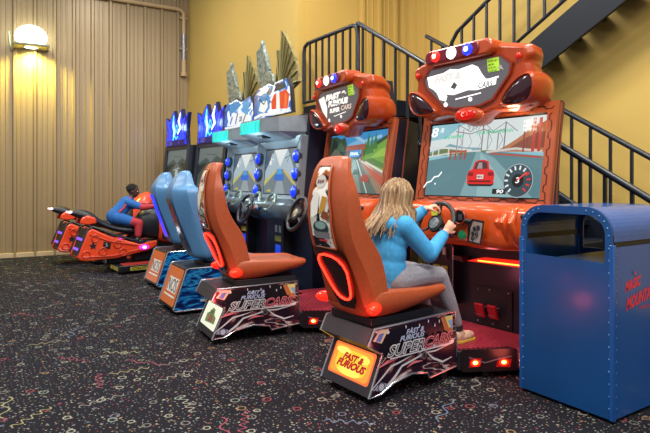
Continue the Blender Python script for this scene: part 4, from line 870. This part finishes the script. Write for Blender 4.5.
# ------------------------------------------------------------------ motorcycle machines
ORB = mat('e84a22', .3, coat=.4); BLK = mat('1c1e26', .4)
def bike_machine(name, label, loc, rz):
    T = empty(name, label, 'arcade machine', loc, rz, 'motorcycle machines')
    mb = MB(); mb.prism([(-.42, .40), (.42, .40), (.42, 1.75), (-.42, 1.75)], .03, .12, 'z', BLACK); pl = mb.build('platform', T, bevel=.008)
    for s in (1, -1):
        mb = MB(); mb.box((s*.31, .82, .125), (.2, .7, .02), mat('b8362c', .5)); 
        for k in range(14): mb.box((s*.31, .5+k*.05, .137), (.19, .015, .006), mat('8a2a26', .5))
        mb.build('foot_mat', pl, smooth=False)
    d = Decal((-.40, .396, .04), (1, 0, 0), (0, 0, 1)); d.rect(0, 0, .8, .07, mat('16161a', .4)); d.rect(.4, .008, .76, .06, mat('e0c83a', .5)); d.text('CAUTION', .43, .015, .3, .038, INK, 0, .03)
    d.mb.build('caution_label', pl, smooth=False)
    d = Decal((.424, .45, .04), (0, 1, 0), (0, 0, 1)); d.rect(0, 0, 1.2, .07, mat('16161a', .4)); d.rect(.1, .008, .5, .06, mat('b9a83a', .5)); d.text('CAUTION', .13, .015, .34, .038, INK, 0, .03); d.mb.build('caution_label', pl, smooth=False)
    mb = MB(); mb.box((0, .45, .22), (.22, .3, .2), BLACK); mb.box((0, 1.0, .28), (.2, .6, .3), BLACK); mb.build('pivot', T, bevel=.02)
    # side fairings
    side = [(-.12, .27), (-.08, .225), (.0, .205), (.4, .215), (.88, .30), (1.0, .36), (1.0, .44), (.75, .40), (.35, .52), (.08, .66), (.02, .62)]
    for s in (1, -1):
        mb = MB(); mb.prism(side, s*.19, s*.25, 'x', ORB); fr = mb.build('side_fairing', T, bevel=.02, seg=3)
        mb = MB(); x = s*.254
        for a, b in (((.05, .58), (.30, .47)), ((.30, .47), (.7, .385)), ((-.06, .27), (.35, .255)), ((.35, .255), (.8, .33))): mb.tube([(x, *a), (x, *b)], .012, mat('c93a18', .35), 8)
        for c in ((.0, .30), (.12, .52), (.22, .33), (.42, .42), (.5, .30)): mb.torus((x, c[0], c[1]), .05, .012, mat('c93a18', .35), Matrix.Rotation(PI/2, 3, 'Y'), 18, 8)
        mb.build('fairing_relief', fr)
        d = Decal((x+s*.002, .09 if s > 0 else .09, .415), (0, s, 0), (0, 0, 1)); st_ = [((.055 if i % 2 == 0 else .028)*math.cos(i*PI/5+.3), (.055 if i % 2 == 0 else .028)*math.sin(i*PI/5+.3)) for i in range(10)]
        d.poly(st_, BLK); d.mb.build('star_badge', fr, smooth=False); d.mb = MB(); d.poly([(s*.18-.05, -.04), (s*.18+.05, -.06), (s*.18+.06, .03), (s*.18-.04, .05)], BLK); d.text('5', s*.18-.015, -.02, .03, .045, mat('c8c8c8', .4)); d.mb.build('number_plate', fr, smooth=False)
        mb = MB(); mb.tube([(s*.23, a, b) for a, b in ((-.115, .30), (.03, .655), (.1, .68), (.4, .54), (.8, .42))], .016, BLK, 8); mb.build('edge_strip', fr)
        mb = MB(); mb.ell((s*.262, .80, .35), (.02, .07, .035), mat('d020c0', .2, emit=2.5, ec='c020ff')); mb.ell((s*.275, .80, .35), (.012, .03, .018), glow('e8e0ff', 8), nu=12, nv=8); mb.build('side_lamp', fr)
    mb = MB(); mb.prism([(-.10, .27), (.02, .64), (.06, .64), (-.04, .24)], -.19, .19, 'x', BLK); mb.build('rear_panel', T)
    for z in (.36, .50):
        mb = MB(); y = -.10+.12*(z-.27)/.37; mb.box((.0, y-.006, z), (.32, .012, .035), mat('8a60e0', .3, emit=.9, ec='7a50ff'), Matrix.Rotation(-.3, 3, 'X')); mb.build('rear_reflection', T)  # glowing bars paint the purple reflection on the black rear strip
    mb = MB(); mb.prism([(-.03, .27), (.05, .62), (.7, .4), (.85, .3), (.0, .23)], -.18, .18, 'x', BLK); mb.build('chassis', T)
    # seat and tail
    secs = []
    for y, hw, z0, z1 in ((-.20, .03, .88, .905), (-.14, .09, .83, .925), (-.02, .12, .78, .93), (.12, .14, .72, .885), (.2, .13, .68, .80), (.32, .14, .62, .72), (.5, .15, .56, .665), (.7, .16, .52, .67), (.82, .15, .50, .74)):
        secs.append([(0, y, z0), (hw*.9, y, z0+.01), (hw, y, (z0+z1)/2), (hw*.75, y, z1-.008), (0, y, z1), (-hw*.75, y, z1-.008), (-hw, y, (z0+z1)/2), (-hw*.9, y, z0+.01)])
    MB().loft(secs, BLK).build('seat', T, sub=2)
    for s in (1, -1):
        mb = MB(); mb.prism([(-.06, .72), (.05, .70), (.17, .72), (.15, .80), (.04, .84), (-.04, .80)], s*.105, s*.155, 'x', ORB); mb.build('tail_cowl', T, bevel=.02)
        mb = MB(); mb.ell((s*.06, -.17, .885), (.04, .03, .018), mat('f0e8f4', .2, emit=1.5, ec='ffd0f0')); mb.build('tail_lamp', T)
    # tank and front fairing
    secs = []
    for y, hw, z0, z1 in ((.72, .10, .55, .74), (.80, .15, .5, .86), (.9, .18, .46, .93), (1.02, .2, .44, .95), (1.14, .19, .44, .94)):
        secs.append([(0, y, z0), (hw*.8, y, z0), (hw, y, (z0+z1)/2), (hw*.8, y, z1-.04), (0, y, z1), (-hw*.8, y, z1-.04), (-hw, y, (z0+z1)/2), (-hw*.8, y, z0)])
    MB().loft(secs, BLK).build('tank', T, sub=2)
    secs = []
    for y, hw, z0, z1 in ((1.02, .2, .42, .92), (1.12, .26, .38, 1.0), (1.22, .27, .36, 1.09), (1.34, .25, .36, 1.16), (1.5, .2, .4, 1.1)):
        secs.append([(0, y, z0), (hw*.8, y, z0), (hw, y, z0+.25), (hw*.95, y, z1-.16), (hw*.5, y, z1-.02), (0, y, z1), (-hw*.5, y, z1-.02), (-hw*.95, y, z1-.16), (-hw, y, z0+.25), (-hw*.8, y, z0)])
    ff = MB().loft(secs, ORB).build('front_fairing', T, sub=1)
    for s in (1, -1):
        mb = MB(); mb.prism([(1.06, .45), (1.4, .42), (1.42, .8), (1.15, .84)], s*.245, s*.275, 'x', BLK); mb.build('vent_panel', ff, bevel=.02)
    mb = MB(); mb.tube([(-.36, 1.02, .93), (-.2, 1.1, .97), (0, 1.13, .98), (.2, 1.1, .97), (.36, 1.02, .93)], .016, BLK, 10); hb = mb.build('handlebar', T)
    for s in (1, -1):
        mb = MB(); mb.tube([(s*.24, 1.085, .962), (s*.37, 1.015, .928)], .022, RUB, 10); mb.build('grip', hb)
    # cabinet, screen and lit marquee
    cx = .30; y0 = 1.72
    mb = MB(); mb.prism([(y0, .03), (y0, .85), (y0+.02, 1.15), (y0+.10, 1.92), (y0+.45, 1.92), (y0+.5, .03)], cx-.56, cx+.56, 'x', mat('15161e', .35)); mb.build('cabinet', T, smooth=False, bevel=.01)
    Vs = Vector((0, .08, .77)).normalized(); O = Vector((cx-.56, y0+.015, 1.14))
    nn = Vector((0, -Vs.z, Vs.y)); mb = MB(); W_, H_ = 1.12, .78; bz = lambda u, v, n: O+Vector((u, 0, 0))+Vs*v+nn*n
    for u0, v0, u1, v1 in ((0, 0, W_, .09), (0, H_-.07, W_, H_), (0, .09, .09, H_-.07), (W_-.09, .09, W_, H_-.07)):
        q4 = [(u0, v0), (u1, v0), (u1, v1), (u0, v1)]
        mb.add([bz(u, v, .05) for u, v in q4]+[bz(u, v, -.02) for u, v in q4], [(0, 1, 2, 3), (7, 6, 5, 4), (0, 4, 5, 1), (1, 5, 6, 2), (2, 6, 7, 3), (3, 7, 4, 0)], mat('2a2c34', .3))
    mb.build('screen_bezel', T, smooth=False, bevel=.006)
    d = Decal(bz(.09, .09, .01), (1, 0, 0), Vs); w, h = W_-.18, H_-.16; q = lambda *pts: [(u*w, v*h) for u, v in pts]; g = glow; e = .5
    d.rect(0, 0, w, h, g('566a68', e)); d.poly(q((0, .6), (.3, .75), (.5, .62), (.7, .78), (1, .66), (1, 1), (0, 1)), g('8a9a98', e)); d.poly(q((0, .3), (.35, .6), (.3, .62), (0, .55)), g('2f3a34', e)); d.poly(q((1, .3), (.65, .6), (.7, .65), (1, .58)), g('3c463c', e)); d.poly(q((.0, 0), (1, 0), (.6, .6), (.42, .6)), g('6a7c78', e)); d.poly(q((.4, 0), (.6, 0), (.52, .58), (.49, .58)), g('8fa098', e))
    d.poly(q((.44, .3), (.52, .28), (.58, .34), (.56, .5), (.5, .62), (.45, .52)), g('c8d0cc', .7)); d.poly(q((.46, .45), (.54, .45), (.52, .58), (.48, .58)), g('39424a', .5)); d.line(q((.3, .84), (.7, .8)), .014, g('4a6a7a', .6)); d.line(q((.34, .44), (.66, .5)), .012, g('cfd6d2', .7)); d.text('2', .84*w, .3*h, .06*w, .12*h, g('aac4c8', .7))
    d.mb.build('screen', T, smooth=False)
    y1 = y0+.04; mb = MB(); half = [(-.44, 1.92), (.46, 1.92), (.44, 2.2), (.5, 2.46), (.3, 2.36), (.24, 2.54), (.12, 2.44), (.02, 2.3), (-.08, 2.54), (-.2, 2.44), (-.28, 2.36), (-.44, 2.44), (-.4, 2.2)]
    half = [(x*1.1, z) for x, z in half]; mb.prism([(cx-.02+x, z) for x, z in half], y1, y1+.06, 'y', mat('16204a', .3)); mq = mb.build('marquee', T, smooth=False)
    gm = bpy.data.materials.new('blue_lit'); gm = streak_mat('blue_lit', [(.3, '060a50'), (.42, '1018d0'), (.5, '1a4cf0'), (.58, '2230e8'), (.68, '3a1ab0')], (3, 3, 4), 2.5, .2, .3, 1.1)
    d = Decal((cx-.02, y1-.002, 1.92), (1, 0, 0), (0, 0, 1)); d.poly([(x*.93, (z-1.92)*.95+.01) for x, z in half], gm)
    cy_ = glow('48d8ff', 1.6); wt = glow('e6fbff', 2.)
    d.line([(-.09, .54), (-.13, .36), (-.05, .24), (-.14, .1)], [.04, .11, .13, .03], cy_); d.line([(-.09, .44), (-.1, .34), (-.06, .26), (-.11, .16)], [.02, .05, .06, .02], wt); d.line([(.22, .56), (.14, .42), (.2, .3), (.08, .2)], [.03, .09, .08, .03], wt); d.disc(.04, .3, .05, .07, cy_); d.disc(.04, .3, .025, .035, glow('2060d0', 1.)); d.line([(-.34, .4), (-.24, .24), (-.3, .14)], .05, glow('2a50ff', 1.3)); d.line([(.38, .4), (.32, .26), (.36, .16)], .05, glow('3a40ff', 1.2))
    d.line([(-.06, .2), (.02, .12), (.1, .16)], .03, cy_)
    d.poly([(-.40, .0), (.42, .0), (.41, .1), (-.38, .1)], glow('2a1a80', .6)); d.text('510', -.33, .02, .16, .065, glow('7a70ff', 1.2), .2); d.line([(.1, .05), (.2, .05)], .02, glow('5a40d0', .8))
    d.mb.build('lit_artwork', mq, smooth=False)
    return T
K1 = bike_machine('motorcycle_machine', 'orange and black motorcycle machine ridden by the small boy', (-8.5, 1.4, 0), 3)
K2 = copy_tree(K1)
for o in kids(K1):
    if o.name.split('.')[0] in ('cabinet', 'screen', 'screen_bezel', 'marquee'): o.location = (.0, .06, 0)
K2.location = (-9.66, 1.30, 0); K2['label'] = 'riderless orange and black motorcycle machine closest to the metal wall'

# ------------------------------------------------------------------ people
def fuse(mb, name, parent, vox=.007, it=4, mat_=None):
    """one continuous skin over overlapping limbs"""
    o = mb.build(name, None, smooth=True)
    r = o.modifiers.new('r', 'REMESH'); r.mode = 'VOXEL'; r.voxel_size = vox; r.use_smooth_shade = True
    if it:
        s = o.modifiers.new('s', 'SMOOTH'); s.iterations = it; s.factor = .5
    dg = bpy.context.evaluated_depsgraph_get(); me = bpy.data.meshes.new_from_object(o.evaluated_get(dg))
    me.materials.clear(); me.materials.append(mat_ or mb.mats[0])
    for p in me.polygons: p.material_index = 0; p.use_smooth = True
    o.modifiers.clear(); o.data = me; o.parent = parent
    return o
def limb(mb, pts, rs, m, k=6):
    """rounded tapering limb through joints"""
    P = [Vector(p) for p in pts]
    for a, b, r0, r1 in zip(P, P[1:], rs, rs[1:]):
        n = max(2, int((b-a).length/.02))
        mb.tube([a.lerp(b, i/n) for i in range(n+1)], [r0+(r1-r0)*i/n for i in range(n+1)], m, 14)
    for p, r in zip(P, rs): mb.ell(p, (r, r, r), m, nu=14, nv=10)
def head(mb, c, s, R, m):
    """s: half height scale; R: rotation (face toward local +y)"""
    c = Vector(c); t = lambda v: c+R @ (Vector(v)*s)
    mb.ell(t((0, -.10, .18)), (.70*s, .84*s, .80*s), m, R); mb.ell(t((0, .12, -.2)), (.58*s, .62*s, .72*s), m, R); mb.ell(t((0, .32, -.66)), (.34*s, .3*s, .26*s), m, R)
    mb.ell(t((0, .74, -.16)), (.10*s, .16*s, .2*s), m, R); mb.ell(t((0, .58, -.44)), (.24*s, .14*s, .10*s), m, R)
    for q in (1, -1): mb.ell(t((q*.70, -.08, -.08)), (.06*s, .16*s, .24*s), m, R)
def face(c, s, R, parent, lip):
    c = Vector(c); t = lambda v: c+R @ (Vector(v)*s)
    for q in (1, -1):
        e = MB(); e.ell(t((q*.27, .64, .03)), (.12*s, .07*s, .08*s), mat('f2efe8', .2), R); e.ell(t((q*.27, .70, .03)), (.055*s, .03*s, .06*s), mat('3a2a20', .2), R); e.build('eye', parent)
        e = MB(); e.tube([t((q*.12, .70, .2)), t((q*.28, .70, .25)), t((q*.42, .58, .2))], .035*s, mat('4a3a2c', .7), 6); e.build('eyebrow', parent)
    e = MB(); e.ell(t((0, .70, -.44)), (.19*s, .05*s, .05*s), mat(lip, .4), R); e.build('lips', parent)
def hand(mb, wrist, dirv, palm_n, m, s=1., curl=1.1):
    """palm, four unequal curled fingers and a side thumb. dirv: wrist to knuckles; palm_n: way the palm faces"""
    w = Vector(wrist); d = Vector(dirv).normalized(); n = Vector(palm_n); n = (n-d*n.dot(d)).normalized(); side = d.cross(n).normalized()
    L = .075*s
    rot = Matrix((side, d, n)).transposed()
    mb.ell(w+d*L*.55, (.036*s, .05*s, .017*s), m, rot, 14, 10)
    for i, (o, ln) in enumerate(((-.027, .058), (-.009, .066), (.009, .062), (.027, .048))):
        p = w+d*L*.95+side*o*s; a = .25; pts = [w+d*L*.4+side*o*.8*s, p]; q = p
        for k, f in enumerate((.45, .32, .23)):
            a += curl*.62; q = q+(d*math.cos(a)+n*math.sin(a))*ln*f*s*1.25; pts.append(q)
        limb(mb, pts, [.010*s, .0095*s, .009*s, .008*s, .007*s], m)
    b = w+d*L*.25-side*.03*s
    limb(mb, [w+d*L*.2, b, b+(d*.6-side*.5+n*.35).normalized()*.032*s, b+(d*.6-side*.5+n*.35).normalized()*.034*s+(d*.5+n*.8).normalized()*.028*s], [.013*s, .012*s, .010*s, .008*s], m)

# --- girl in the near machine (placed in its frame)
rg = math.radians(3.5); G = empty('person', 'girl in a blue hooded jacket and grey leggings, steering the near driving machine', 'person', (-2.85, 1.99, 0), 3.5)
SKIN = mat('d9a184', .5); HOOD = mat('3d9ad2', .8, noise=.12, nscale=35, bump=.15); LEG = mat('8d8b94', .8, noise=.15, nscale=60, bump=.1)
J = dict(pel=(0, .37, .70), wa=(0, .37, .82), ch=(0, .40, .97), nk=(0, .43, 1.09), hd=(0, .48, 1.235),
         sr=(.135, .40, 1.045), er=(.20, .56, .855), wr=(.15, .775, .985), sl=(-.135, .42, 1.05), el=(-.17, .64, .985), wlf=(-.07, .815, 1.135),
         hr=(.085, .40, .69), kr=(.12, .735, .685), ar=(.13, .92, .31), hl=(-.085, .40, .69), kl=(-.12, .735, .685), al=(-.14, .92, .31))
Rh = Matrix.Rotation(-.15, 3, 'Z') @ Matrix.Rotation(-.12, 3, 'X')
mb = MB(); HS = .112
head(mb, J['hd'], HS, Rh, SKIN)
limb(mb, [J['pel'], J['wa'], J['ch'], J['nk'], (0, .46, 1.17)], [.09, .085, .09, .05, .045], SKIN)
for a in ('r', 'l'):
    s_, e_, w_ = (J['sr'], J['er'], J['wr']) if a == 'r' else (J['sl'], J['el'], J['wlf'])
    limb(mb, [J['ch'], s_, e_, w_], [.07, .045, .036, .026], SKIN)
    limb(mb, [J['h'+a], J['k'+a], J['a'+a]], [.075, .052, .034], SKIN)
hand(mb, J['wr'], (.02, .05, .06), (-.5, .6, .1), SKIN, .95); hand(mb, J['wlf'], (.05, .05, .025), (.1, .3, -1), SKIN, .95)
body = fuse(mb, 'body', G, .006, 3, SKIN); face(J['hd'], HS, Rh, G, 'c06a66')
mb = MB()
limb(mb, [(0, .36, .66), (0, .365, .76), (0, .375, .86), (0, .395, .98), (0, .41, 1.04)], [.112, .106, .104, .112, .095], HOOD)
mb.ell((0, .37, .74), (.145, .118, .16), HOOD); mb.ell((0, .40, .97), (.15, .108, .14), HOOD); mb.ell((0, .375, .86), (.138, .11, .15), HOOD)
limb(mb, [(.09, .40, 1.02), J['sr'], J['er'], (.165, .72, .955)], [.08, .07, .056, .042], HOOD)
limb(mb, [(-.09, .41, 1.02), J['sl'], J['el'], (-.09, .785, 1.11)], [.08, .068, .054, .042], HOOD)
hood = fuse(mb, 'jacket', G, .008, 4, HOOD)
mb = MB(); mb.ell((0, .335, 1.055), (.125, .075, .075), HOOD, Matrix.Rotation(.5, 3, 'X')); mb.torus((0, .40, 1.095), .085, .032, HOOD, Matrix.Rotation(-.25, 3, 'X'), 28, 10); fuse(mb, 'hood', G, .008, 4, HOOD)
for a, p in (('r', (.165, .72, .955)), ('l', (-.09, .785, 1.11))):
    mb = MB(); q = Vector(J['wr'] if a == 'r' else J['wlf']); p = Vector(p); v = (q-p).normalized(); mb.tube([p-v*.005, p+v*.035], [.041, .036], mat('2a86c4', .85), 14); mb.build('cuff', G)
mb = MB()
for a, s_ in (('r', 1), ('l', -1)):
    limb(mb, [(s_*.06, .38, .69), J['h'+a], (J['k'+a][0], .57, .705), J['k'+a], (s_*.128, .83, .5), (J['a'+a][0], .91, .34)], [.09, .092, .08, .066, .055, .042], LEG)
fuse(mb, 'leggings', G, .007, 4, LEG)
for s_ in (1, -1):
    mb = MB(); x = s_*.135
    mb.ell((x, .985, .235), (.04, .105, .036), mat('d8b49a', .6, noise=.2, nscale=50)); mb.ell((x, .925, .255), (.038, .05, .055), mat('d8b49a', .6, noise=.2, nscale=50)); sh = fuse(mb, 'shoe', G, .006, 3, mat('d8b49a', .6, noise=.25, nscale=45))
    mb = MB(); mb.prism(rrect(x-.04, .875, x+.04, 1.09, .038), .197, .215, 'z', mat('c9a23c', .6)); mb.build('sole', sh, bevel=.004)
    mb = MB(); mb.tube([(x, .918, .285), (x, .915, .32)], [.036, .038], mat('1d1d22', .8), 14); mb.build('sock', G)
# hair: smooth cap plus long falling locks
HA = mat('8f714f', .55, noise=.45, nscale=90, stretch=(1, 1, .12), bump=.3); HA2 = mat('6b4e34', .55, noise=.4, nscale=90, stretch=(1, 1, .12), bump=.3); HA3 = mat('a98a66', .5, noise=.3, nscale=90, stretch=(1, 1, .12))
hc = Vector(J['hd']); mb = MB(); tH = lambda v: hc+Rh @ (Vector(v)*HS)
secs = []
N_ = 36
for i in range(9):
    th = (PI*.5)*(1-i/8.)                       # from crown down to the hairline
    ring = []
    for k in range(N_):
        a = 2*PI*k/N_; front = max(0, math.sin(a))
        el = PI/2-(PI/2-(-.62+1.15*front**1.3))*i/8.*.98-.02
        ring.append(tH((.80*math.cos(el)*math.cos(a), -.12+.94*math.cos(el)*math.sin(a), .18+.88*math.sin(el))))
    secs.append(ring)
mb.loft(secs, HA, caps=True); hair = mb.build('hair', G)
random.seed(3); mb = MB()
for i in range(170):
    a = random.uniform(-.20*PI, 1.20*PI)         # 0 = her right, PI/2 = back after sign flip
    cx_, cy_ = math.cos(a), -math.sin(a)
    el = random.uniform(.2, 1.35)
    p0 = tH((.82*math.cos(el)*cx_, -.12+.96*math.cos(el)*cy_, .18+.90*math.sin(el)))
    p1 = tH((.86*cx_, -.12+1.0*cy_, .12)); p2 = tH((.84*cx_, -.16+1.0*cy_, -.5)); 
    zend = random.uniform(1.0, 1.10)-(.04 if cy_ < -.5 else 0)
    back = max(0, -cy_)
    p3 = Vector((cx_*.115+random.uniform(-.015, .015), hc.y-.02+cy_*.115-.045*back, 1.13)); p4 = Vector((cx_*(.10+.04)+random.uniform(-.02, .02), hc.y-.04+cy_*.125-.12*back+random.uniform(-.02, .02), zend))
    m = random.choice((HA, HA, HA2, HA3, HA)); r_ = random.uniform(.007, .013)
    mb.tube([p0, p0.lerp(p1, .5)+(p1-hc).normalized()*.006, p1, p2, p3, p4], [r_*.7, r_, r_, r_, r_*.9, r_*.2], m, 6)
mb.build('hair_locks', hair)

# --- boy on the motorcycle machine
B = empty('person', 'small boy in blue and red clothes lying forward on a motorcycle machine', 'person', (-8.5, 1.4, 0), 3)
SK2 = mat('4a2c20', .5); BLU = mat('1f5fa8', .8, noise=.12, nscale=40); REDC = mat('b5303a', .8, noise=.12, nscale=40)
J = dict(pel=(0, .47, .80), wa=(0, .52, .88), ch=(0, .62, .99), nk=(0, .68, 1.06), hd=(0, .725, 1.165), sr=(.105, .63, 1.0), er=(.20, .80, .93), wr=(.29, .965, .955), hr=(.075, .48, .78), kr=(.20, .74, .70), ar=(.22, .72, .47))
J.update({k[0]+'l': (-v[0], v[1], v[2]) for k, v in list(J.items()) if k in ('sr', 'er', 'wr', 'hr', 'kr', 'ar')})
Rb = Matrix.Rotation(-.5, 3, 'Z') @ Matrix.Rotation(-.05, 3, 'X'); HB = .098
mb = MB(); head(mb, J['hd'], HB, Rb, SK2); limb(mb, [J['pel'], J['wa'], J['ch'], J['nk'], (0, .70, 1.10)], [.085, .08, .08, .045, .04], SK2)
for a, q in (('r', 1), ('l', -1)):
    limb(mb, [J['ch'], J['s'+a], J['e'+a], J['w'+a]], [.06, .042, .032, .023], SK2); limb(mb, [J['h'+a], J['k'+a], J['a'+a]], [.06, .045, .03], SK2)
    hand(mb, J['w'+a], (q*.03, .06, .0), (0, .1, -1), SK2, .85)
fuse(mb, 'body', B, .006, 3, SK2); face(J['hd'], HB, Rb, B, '7a3a34')
mb = MB(); limb(mb, [(0, .44, .80), J['wa'], J['ch'], (0, .66, 1.03)], [.11, .105, .105, .07], BLU)
for a in 'rl': limb(mb, [J['ch'], J['s'+a], Vector(J['s'+a]).lerp(Vector(J['e'+a]), .75)], [.08, .062, .052], BLU)
fuse(mb, 'shirt', B, .007, 4, BLU)
mb = MB()
for a in 'rl':
    mb = MB(); limb(mb, [Vector(J['s'+a]).lerp(Vector(J['e'+a]), .72), J['e'+a], Vector(J['e'+a]).lerp(Vector(J['w'+a]), .9)], [.05, .046, .034], REDC); fuse(mb, 'sleeve', B, .006, 2, REDC)
mb = MB()
for s_ in (1, -1): mb.tube([(s_*.115, .48, .86), (s_*.122, .55, .93), (s_*.118, .62, 1.03), (s_*.06, .66, 1.075)], .014, REDC, 8)
mb.build('shirt_stripe', B)
mb = MB()
for a in 'rl': limb(mb, [(0, .45, .79), J['h'+a], Vector(J['h'+a]).lerp(Vector(J['k'+a]), .6)], [.1, .092, .072], BLU)
fuse(mb, 'trousers', B, .007, 4, BLU)
mb = MB()
for a in 'rl':
    mb = MB(); limb(mb, [Vector(J['h'+a]).lerp(Vector(J['k'+a]), .6), J['k'+a], Vector(J['k'+a]).lerp(Vector(J['a'+a]), .72)], [.07, .064, .048], REDC); fuse(mb, 'trouser_leg', B, .006, 2, REDC)
for s_ in (1, -1):
    mb = MB(); mb.ell((s_*.225, .75, .43), (.035, .085, .035), BLK); mb.ell((s_*.225, .71, .45), (.034, .04, .05), BLK); mb.build('shoe', B)
hc = Vector(J['hd']); mb = MB(); random.seed(5); HB2 = mat('1c1614', .9, noise=.4, nscale=60, bump=.6)
tb = lambda v: hc+Rb @ (Vector(v)*HB)
mb.ell(tb((0, -.22, .34)), (.76*HB, .84*HB, .72*HB), HB2, Rb)
for i in range(150):
    a = random.uniform(0, 2*PI); el = random.uniform(-.15, 1.5)
    v = Vector((math.cos(el)*math.cos(a)*.76, -.22+.84*math.cos(el)*math.sin(a), .34+.72*math.sin(el)))
    if v.y > .35 and v.z < .62: continue
    mb.ell(tb(v), (.012, .012, .012), HB2, nu=8, nv=6)
mb.build('hair', B)

# ------------------------------------------------------------------ light
w = bpy.data.worlds.new('world'); S.world = w; w.use_nodes = True
w.node_tree.nodes['Background'].inputs[0].default_value = (.86, .92, 1.0, 1); w.node_tree.nodes['Background'].inputs[1].default_value = .42
def area(loc, size, power, col=(1, .95, .86), rot=(0, 0, 0), sy=None):
    l = bpy.data.lights.new('ceiling_or_fill', 'AREA'); l.energy = power; l.color = col; l.size = size
    if sy: l.shape = 'RECTANGLE'; l.size_y = sy
    o = bpy.data.objects.new('ceiling_or_fill', l); COL.objects.link(o); o.location = loc; o.rotation_euler = rot
def pt(loc, power, col, r=.06):
    l = bpy.data.lights.new('lamp_glow', 'POINT'); l.energy = power; l.color = col; l.shadow_soft_size = r; l.specular_factor = .15
    o = bpy.data.objects.new('lamp_glow', l); COL.objects.link(o); o.location = loc
for x, y, p_ in ((-1, .2, 150), (-4.5, -.6, 140), (-8, -.6, 85), (-2, 3.6, 150), (-5.2, 3.0, 140), (-8.4, 1.9, 75)): area((x, y, 5.15), 1.2, p_, sy=.6)  # the last one is an added fill to brighten the yellow corner wall
area((.6, 1.5, 4.6), 1.2, 160, rot=(0, .5, 0), sy=.6)
l = bpy.data.lights.new('flood', 'SPOT'); l.energy = 300; l.color = (1, .88, .16); l.spot_size = 2.6; l.spot_blend = .8; l.shadow_soft_size = .08
o = bpy.data.objects.new('flood', l); COL.objects.link(o); o.location = (wl(.97)+.2, .97, 3.55); o.rotation_euler = (0, .25, 0)
for u, p, e_, c_ in (((-2.85, 1.99, 3.5), (.3, -.1, .40), 2.5, (1, .12, .1)), ((-4.5, 1.7, -5), (.3, .0, .40), 2.5, (1, .12, .1)), ((-2.85, 1.99, 3.5), (.55, 1.0, .16), 1.2, (1, .15, .1)), ((-4.5, 1.7, -5), (.62, 1.0, .16), 1.2, (1, .15, .1)),
        ((-2.85, 1.99, 3.5), (.14, 1.2, .62), 1.3, (1, .2, .3)), ((-2.85, 1.99, 3.5), (.35, 1.24, 1.80), 2, (1, .8, .5)), ((-5.66, 1.73, -2), (0, .95, 1.72), 7, (.6, .9, 1)), ((-7.02, 1.95, 0), (0, .95, 1.72), 7, (.6, .9, 1)), ((-8.5, 1.4, 3), (.3, 1.6, 2.25), 4, (.2, .3, 1)), ((-9.66, 1.3, 3), (.3, 1.6, 2.25), 4, (.2, .3, 1)), ((-8.5, 1.4, 3), (0, .1, .12), 1.2, (.9, .9, 1))):
    q = math.radians(u[2]); pt((u[0]+p[0]*math.cos(q)-p[1]*math.sin(q), u[1]+p[0]*math.sin(q)+p[1]*math.cos(q), p[2]), e_, c_)
S.view_settings.view_transform = 'Standard'; S.view_settings.look = 'None'; S.view_settings.exposure = 0.; S.view_settings.gamma = 1
S.view_settings.use_curve_mapping = False
